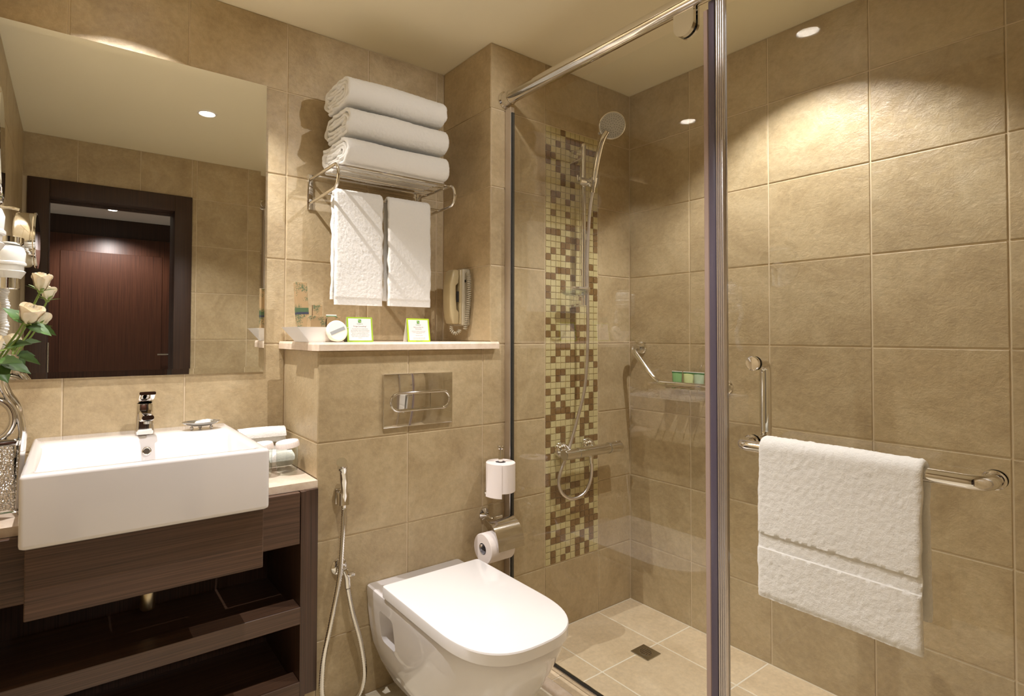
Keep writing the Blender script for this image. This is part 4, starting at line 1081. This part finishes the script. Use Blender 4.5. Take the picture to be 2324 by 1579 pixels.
# ------------------------------------------------------------------ shower enclosure
GT = 2.052
t = thing('shower_screen', 'fixed clear glass shower screen between toilet and shower', 'shower screen', (XG, 1.2, .058))
part(MB().box(XG - .004, XG + .004, .815, YB - .012, .064, GT), 'glass_pane', 'glass', t, None)
part(MB().rbox(XG - .010, XG + .010, YB - .034, YB - .0003, .060, 2.075, .002, 1), 'wall_channel', 'brushed', t)
part(MB().box(XG - .0065, XG + .0065, YB - .0385, YB - .0342, .066, GT), 'gasket', 'gasket', t, None)
part(MB().rbox(XG - .010, XG + .012, .78, YB - .035, .0582, .074, .002, 1), 'floor_channel', 'chrome', t)
part(MB().box(XG - .006, XG - .0045, .79, YB - .036, .0742, .084), 'seal_strip', 'gasket', t, None)
part(MB().rbox(XG - .007, XG + .007, .800, .8145, .064, GT + .012, .002, 1), 'edge_seal', 'pinkseal', t)
part(MB().rbox(XG - .009, XG + .009, .781, .7995, .064, GT + .030, .003, 2), 'magnet_strip', 'magnet', t)
t = thing('support_rail', 'chrome round rail running along the top of the shower glass', 'rail', (XG - .012, YB, 2.106))
RXc, RZc = XG - .012, 2.108
part(MB().tube([(RXc, YF + .02, RZc), (RXc, YB - .012, RZc)], .0240, 28), 'tube', 'chrome', t, 50)
part(MB().lathe([(.033, .0003), (.033, .006), (.027, .011), (.0268, .022), (.0268, .040), (.023, .041)], 32, axis_m((RXc, YB, RZc), (0, -1, 0))), 'wall_flange', 'chrome', t)
part(MB().lathe([(.033, .0003), (.033, .006), (.027, .011), (.0268, .022), (.0268, .040), (.023, .041)], 32, axis_m((RXc, YF, RZc), (0, 1, 0))), 'wall_flange', 'chrome', t)
def clamp_poly(): 
    out = [(.836, 2.098), (.836, 2.055)]
    for k in range(13): a = R(180 + 180 * k / 12); out.append((.866 + .030 * math.cos(a), 2.048 + .030 * math.sin(a)))
    return out + [(.896, 2.098)]
cl = part(MB().prism(clamp_poly(), XG - .017, XG - .0045, 'X'), 'glass_clamp', 'chrome', t, 40)
part(MB().prism(clamp_poly(), XG + .0045, XG + .013, 'X'), 'clamp_back', 'chrome', cl, 40)
t = thing('shower_door', 'clear glass shower door carrying the towel bar', 'shower door', (XG, .42, .08))
part(MB().box(XG - .004, XG + .004, .085, .757, .078, GT), 'glass_pane', 'glass', t, None)
prof = MB()
prof.rbox(XG - .008, XG + .008, .757, .7805, .070, GT + .03, .002, 1)
for k in range(4): prof.tube([(XG - .0085, .7605 + .0055 * k, .070), (XG - .0085, .7605 + .0055 * k, GT + .03)], .0022, 8)
part(prof, 'ribbed_profile', 'brushed', t, 50)
part(MB().rbox(XG - .010, XG + .010, YF + .0005, .086, .070, GT + .03, .002, 1), 'hinge_profile', 'brushed', t)
t = thing('door_towel_bar', 'chrome towel bar with upright handle fixed through the glass shower door', 'towel bar', (XG, .47, .94))
bzb = .9415
part(MB().tube(bez([(XG - .0045, .262, bzb), (XG - .058, .262, bzb), (XG - .058, .695, bzb), (XG - .0045, .695, bzb)], .040, 10), .0135, 20), 'bar', 'chrome', t, 60)
part(MB().tube(bez([(XG + .0045, .690, 1.133), (XG + .055, .690, 1.133), (XG + .055, .690, bzb), (XG + .0045, .690, bzb)], .042, 10), .0135, 20), 'handle', 'chrome', t, 60)
for y, z in ((.690, 1.133), (.695, bzb), (.262, bzb)):
    part(MB().lathe([(.0175, 0), (.0175, .004), (.0155, .006), (0, .0065)], 30, axis_m((XG - .0042, y, z), (-1, 0, 0))), 'rosette', 'chrome', t)
    part(MB().lathe([(.0175, 0), (.0175, .004), (.0155, .006), (0, .0065)], 30, axis_m((XG + .0042, y, z), (1, 0, 0))), 'rosette', 'chrome', t)
# bath mat towel on the bar
r = .0222; bxc = XG - .058
fr_, bk_ = bxc - r, bxc + r - .001
pts = [(bk_ + .004, .66), (bk_, .75), (bk_, bzb)] + [(bxc + r * math.cos(R(a)), bzb + r * math.sin(R(a))) for a in range(15, 180, 15)] + [(fr_, bzb - .02), (fr_ - .006, .80), (fr_ - .006, .759), (fr_ - .004, .757), (fr_ - .004, .724), (fr_ - .006, .722), (fr_ - .006, .632), (fr_ - .004, .614)]
pts = resample(pts, .0045)
tk = []
for (x, z) in pts:
    frontside = x < bxc
    tk.append(.0060 if frontside and .7235 < z < .7575 else (.0075 if frontside and z < .622 else .0125))
single(sheet(pts, tk, 'Y', .345, .640, 84, 3.3, .0015, .004, .0025), 'bath_towel', 'terry', 'white towel with a flat woven band over the glass door bar', 'towel', None, 70)

# ------------------------------------------------------------------ shower fittings
SX, SY = 1.737, 1.572
t = thing('shower_riser_rail', 'chrome vertical shower rail with sliding holder on the mosaic strip', 'shower rail', (SX, YB, 1.33))
part(MB().tube([(SX, SY, 1.325), (SX, SY, 1.990)], .0105, 18), 'rail_tube', 'chrome', t, 50)
part(MB().lathe([(.0115, 1.985), (.0118, 1.995), (.009, 2.0), (0, 2.0)], 20, Matrix.Translation((SX, SY, 0))), 'end_cap', 'chrome', t)
for z in (1.955, 1.345):
    part(MB().loft([[(SX + a, YB - .0003, z + b) for a, b in rrect(-.024, .010, -.030, .030, .006, 4)], [(SX + a, SY - .004, z + b) for a, b in rrect(-.014, .0115, -.020, .020, .006, 4)]]), 'wall_bracket', 'chrome', t, 40)
so = part(MB().tube([(SX - .046, SY - .016, 1.835), (SX + .030, SY - .016, 1.835)], .0165, 20), 'slider', 'chrome', t, 50)
part(MB().tube([(SX - .046, SY - .016, 1.835), (SX - .052, SY - .016, 1.858)], [.006, .004], 12), 'slider_lever', 'chrome', so)
hp0, hp1 = Vector((1.744, 1.530, 1.800)), Vector((1.735, 1.470, 1.985))
part(MB().tube([(SX + .016, SY - .034, 1.812), (SX + .018, SY - .041, 1.850)], [.0165, .0185], 18), 'cone_holder', 'chrome', so, 50)
t = thing('hand_shower', 'round chrome hand shower with pale grey spray face on the rail', 'hand shower', hp0)
HC = Vector((1.768, 1.448, 2.046)); HN = Vector((-.62, -.70, -.36)).normalized()
hpath = crom([(1.752, 1.535, 1.790), (1.750, 1.526, 1.840), (1.742, 1.500, 1.920), (1.742, 1.478, 1.985), (1.756, 1.466, 2.022)], 6)
part(MB().tube(hpath, [.0105] * 8 + [.0125] * 10 + [.0135] * (len(hpath) - 18), 16), 'handle', 'chrome', t, 60)
hd_ = part(MB().lathe([(0, -.024), (.022, -.022), (.042, -.012), (.052, -.002), (.053, .006), (.050, .009)], 44, axis_m(HC, HN)), 'shower_head', 'chrome', t, 50)
part(MB().lathe([(.0505, .004), (.0505, .0092), (.047, .0112), (0, .0118)], 44, axis_m(HC, HN)), 'spray_face', 'nozzle', hd_, 50)
nz = MB(); hm = axis_m(HC, HN)
for ring_, n in ((.009, 6), (.018, 12), (.027, 18), (.036, 24), (.043, 30)):
    for k in range(n):
        a = 2 * math.pi * k / n + ring_ * 40
        nz.lathe([(.0017, .0112), (.0014, .0132), (0, .0134)], 6, hm @ Matrix.Translation((ring_ * math.cos(a), ring_ * math.sin(a), 0)))
o = part(nz, 'spray_nozzles', 'nozzle_dot', hd_, None); o['kind'] = 'stuff'
part(MB().rbox(-.005, .005, .050, .060, -.002, .005, .001, 1).xf(hm @ Matrix.Rotation(R(120), 4, 'Z')), 'spray_selector', 'nozzle', hd_)
MZ, MY = .722, 1.562
t = thing('shower_hose', 'flexible chrome shower hose looping below the mixer', 'hose', (1.72, 1.60, .53))
part(MB().tube(crom([(1.752, 1.536, 1.792), (1.752, 1.552, 1.70), (1.747, 1.560, 1.50), (1.750, 1.560, 1.30), (1.752, 1.565, 1.12), (1.747, 1.575, .98), (1.722, 1.590, .86), (1.694, 1.598, .77), (1.664, 1.600, .70), (1.636, 1.602, .65), (1.624, 1.602, .600), (1.645, 1.600, .555), (1.700, 1.596, .528), (1.760, 1.588, .545), (1.785, 1.578, .595), (1.782, 1.568, .650), (1.770, MY, .690)], 10), .0068, 12), 'hose_tube', 'brushed', t, 60)
part(MB().tube([(1.770, MY, .700), (1.772, MY + .001, .672)], [.0095, .0085], 14), 'hose_nut', 'chrome', t, 50)
t = thing('shower_mixer', 'chrome thermostatic bar mixer low on the mosaic strip', 'mixer', (1.78, YB, MZ))
part(MB().tube([(1.614, MY, MZ), (1.690, MY, MZ), (1.692, MY, MZ), (1.880, MY, MZ)], .0210, 28), 'bar_body', 'chrome', t, 50)
part(MB().lathe([(.0195, 0), (.0222, .002), (.0222, .070), (.0205, .072), (0, .072)], 28, axis_m((1.882, MY, MZ), (1, 0, 0))), 'temperature_knob', 'chrome', t, 40)
part(MB().rbox(1.930, 1.956, MY - .005, MY + .005, MZ + .019, MZ + .0245, .0015, 1), 'knob_stop', 'chrome', t)
for x in (1.690, 1.8765): part(MB().lathe([(.0208, 0), (.0226, .0008), (.0226, .0046), (.0208, .0054)], 30, axis_m((x, MY, MZ), (1, 0, 0))), 'trim_ring', 'steel', t)
part(MB().lathe([(0, 0), (.0198, 0), (.0198, .002), (0, .002)], 28, axis_m((1.6145, MY, MZ), (-1, 0, 0))), 'flow_end', 'steel', t)
for x in (1.657, 1.817):
    part(MB().lathe([(.034, .0003), (.034, .010), (.031, .020), (.024, .030), (.016, .036), (.016, .06)], 34, axis_m((x, YB, MZ + .008), (0, -1, -.12))), 'wall_cover', 'chrome', t, 50)
part(MB().tube([(1.770, MY, MZ - .018), (1.770, MY, .698)], .0115, 16), 'outlet', 'chrome', t)
t = thing('shower_soap_dish', 'clear round soap dish in a chrome clip at the foot of the shower rail', 'soap dish', (1.66, 1.545, 1.36))
part(MB().rbox(SX - .013, SX + .014, SY - .026, SY + .014, 1.380, 1.402, .004, 2), 'clip', 'chrome', t)
part(MB().loft([[(x, 1.545 + w * math.cos(2 * math.pi * k / 16), 1.391 + .008 * math.sin(2 * math.pi * k / 16)) for k in range(16)] for x, w in ((SX - .012, .016), (SX - .05, .017), (SX - .085, .013), (SX - .096, .004))]), 'arm', 'chrome', t, 50)
part(MB().lathe([(0, 1.362), (.038, 1.362), (.050, 1.370), (.054, 1.384), (.052, 1.384), (.048, 1.372), (.037, 1.3645), (0, 1.3645)], 36, Matrix.Translation((1.655, 1.545, 0)), cap=False), 'dish', 'clearplastic', t, 50)
GBX = 2.042
t = thing('grab_bar', 'angled chrome grab bar on the right shower wall', 'grab bar', (XR, 1.37, 1.0))
part(MB().tube(bez([(XR - .006, 1.567, 1.146), (GBX, 1.567, 1.146), (GBX, 1.437, 1.000), (GBX, 1.172, 1.000), (XR - .006, 1.172, 1.000)], .034, 8), .0120, 18), 'bar', 'chrome', t, 60)
for y, z in ((1.567, 1.146), (1.172, 1.000)):
    part(MB().lathe([(.028, .0003), (.028, .005), (.024, .009), (.0125, .010)], 32, axis_m((XR, y, z), (-1, 0, 0))), 'wall_flange', 'chrome', t)
bk = MB()
for y in (1.250, 1.290, 1.330, 1.370, 1.400): bk.tube([(GBX + .004, y, .9835), (XR - .002, y, .9835)], .0022, 8)
bk.tube([(XR - .006, 1.240, .9835), (XR - .006, 1.410, .9835)], .0025, 8)
part(bk, 'soap_basket', 'chrome', t, 50)
for y, mt, lb in ((1.365, 'tubegreen', 'green cosmetic tube behind the grab bar, nearest the shower corner'), (1.313, 'tubecream', 'white and lime cosmetic tube between two green ones on the grab bar'), (1.267, 'tubepale', 'pale grey green cosmetic tube behind the grab bar, nearest the door profile')):
    tube_item(2.078, y, .9858, .046, .068, mt, lb, axis='Y')
# floor drain
t = thing('floor_drain', 'square steel floor drain with round grate in the shower floor', 'drain', (1.798, 1.318, 0))
part(MB().rbox(1.758, 1.838, 1.280, 1.357, .0003, .0030, .0008, 1), 'plate', 'steel', t)
part(MB().lathe([(.024, .0031), (.024, .0045), (.0215, .0045), (.0215, .0031)], 36, Matrix.Translation((1.798, 1.318, 0))), 'grate_ring', 'chrome', t)
part(MB().lathe([(.0212, .0031), (.0212, .0034), (0, .0034)], 30, Matrix.Translation((1.798, 1.318, 0))), 'drain_well', 'black', t)
for k in range(-2, 3):
    w = math.sqrt(max(.0205 ** 2 - (.0078 * k) ** 2, 0))
    part(MB().box(1.798 - w, 1.798 + w, 1.318 + .0078 * k - .0014, 1.318 + .0078 * k + .0014, .0035, .0046), 'grate_bar', 'chrome', t, None)
    part(MB().box(1.798 + .0078 * k - .0014, 1.798 + .0078 * k + .0014, 1.318 - w, 1.318 + w, .0035, .0045), 'grate_bar', 'chrome', t, None)
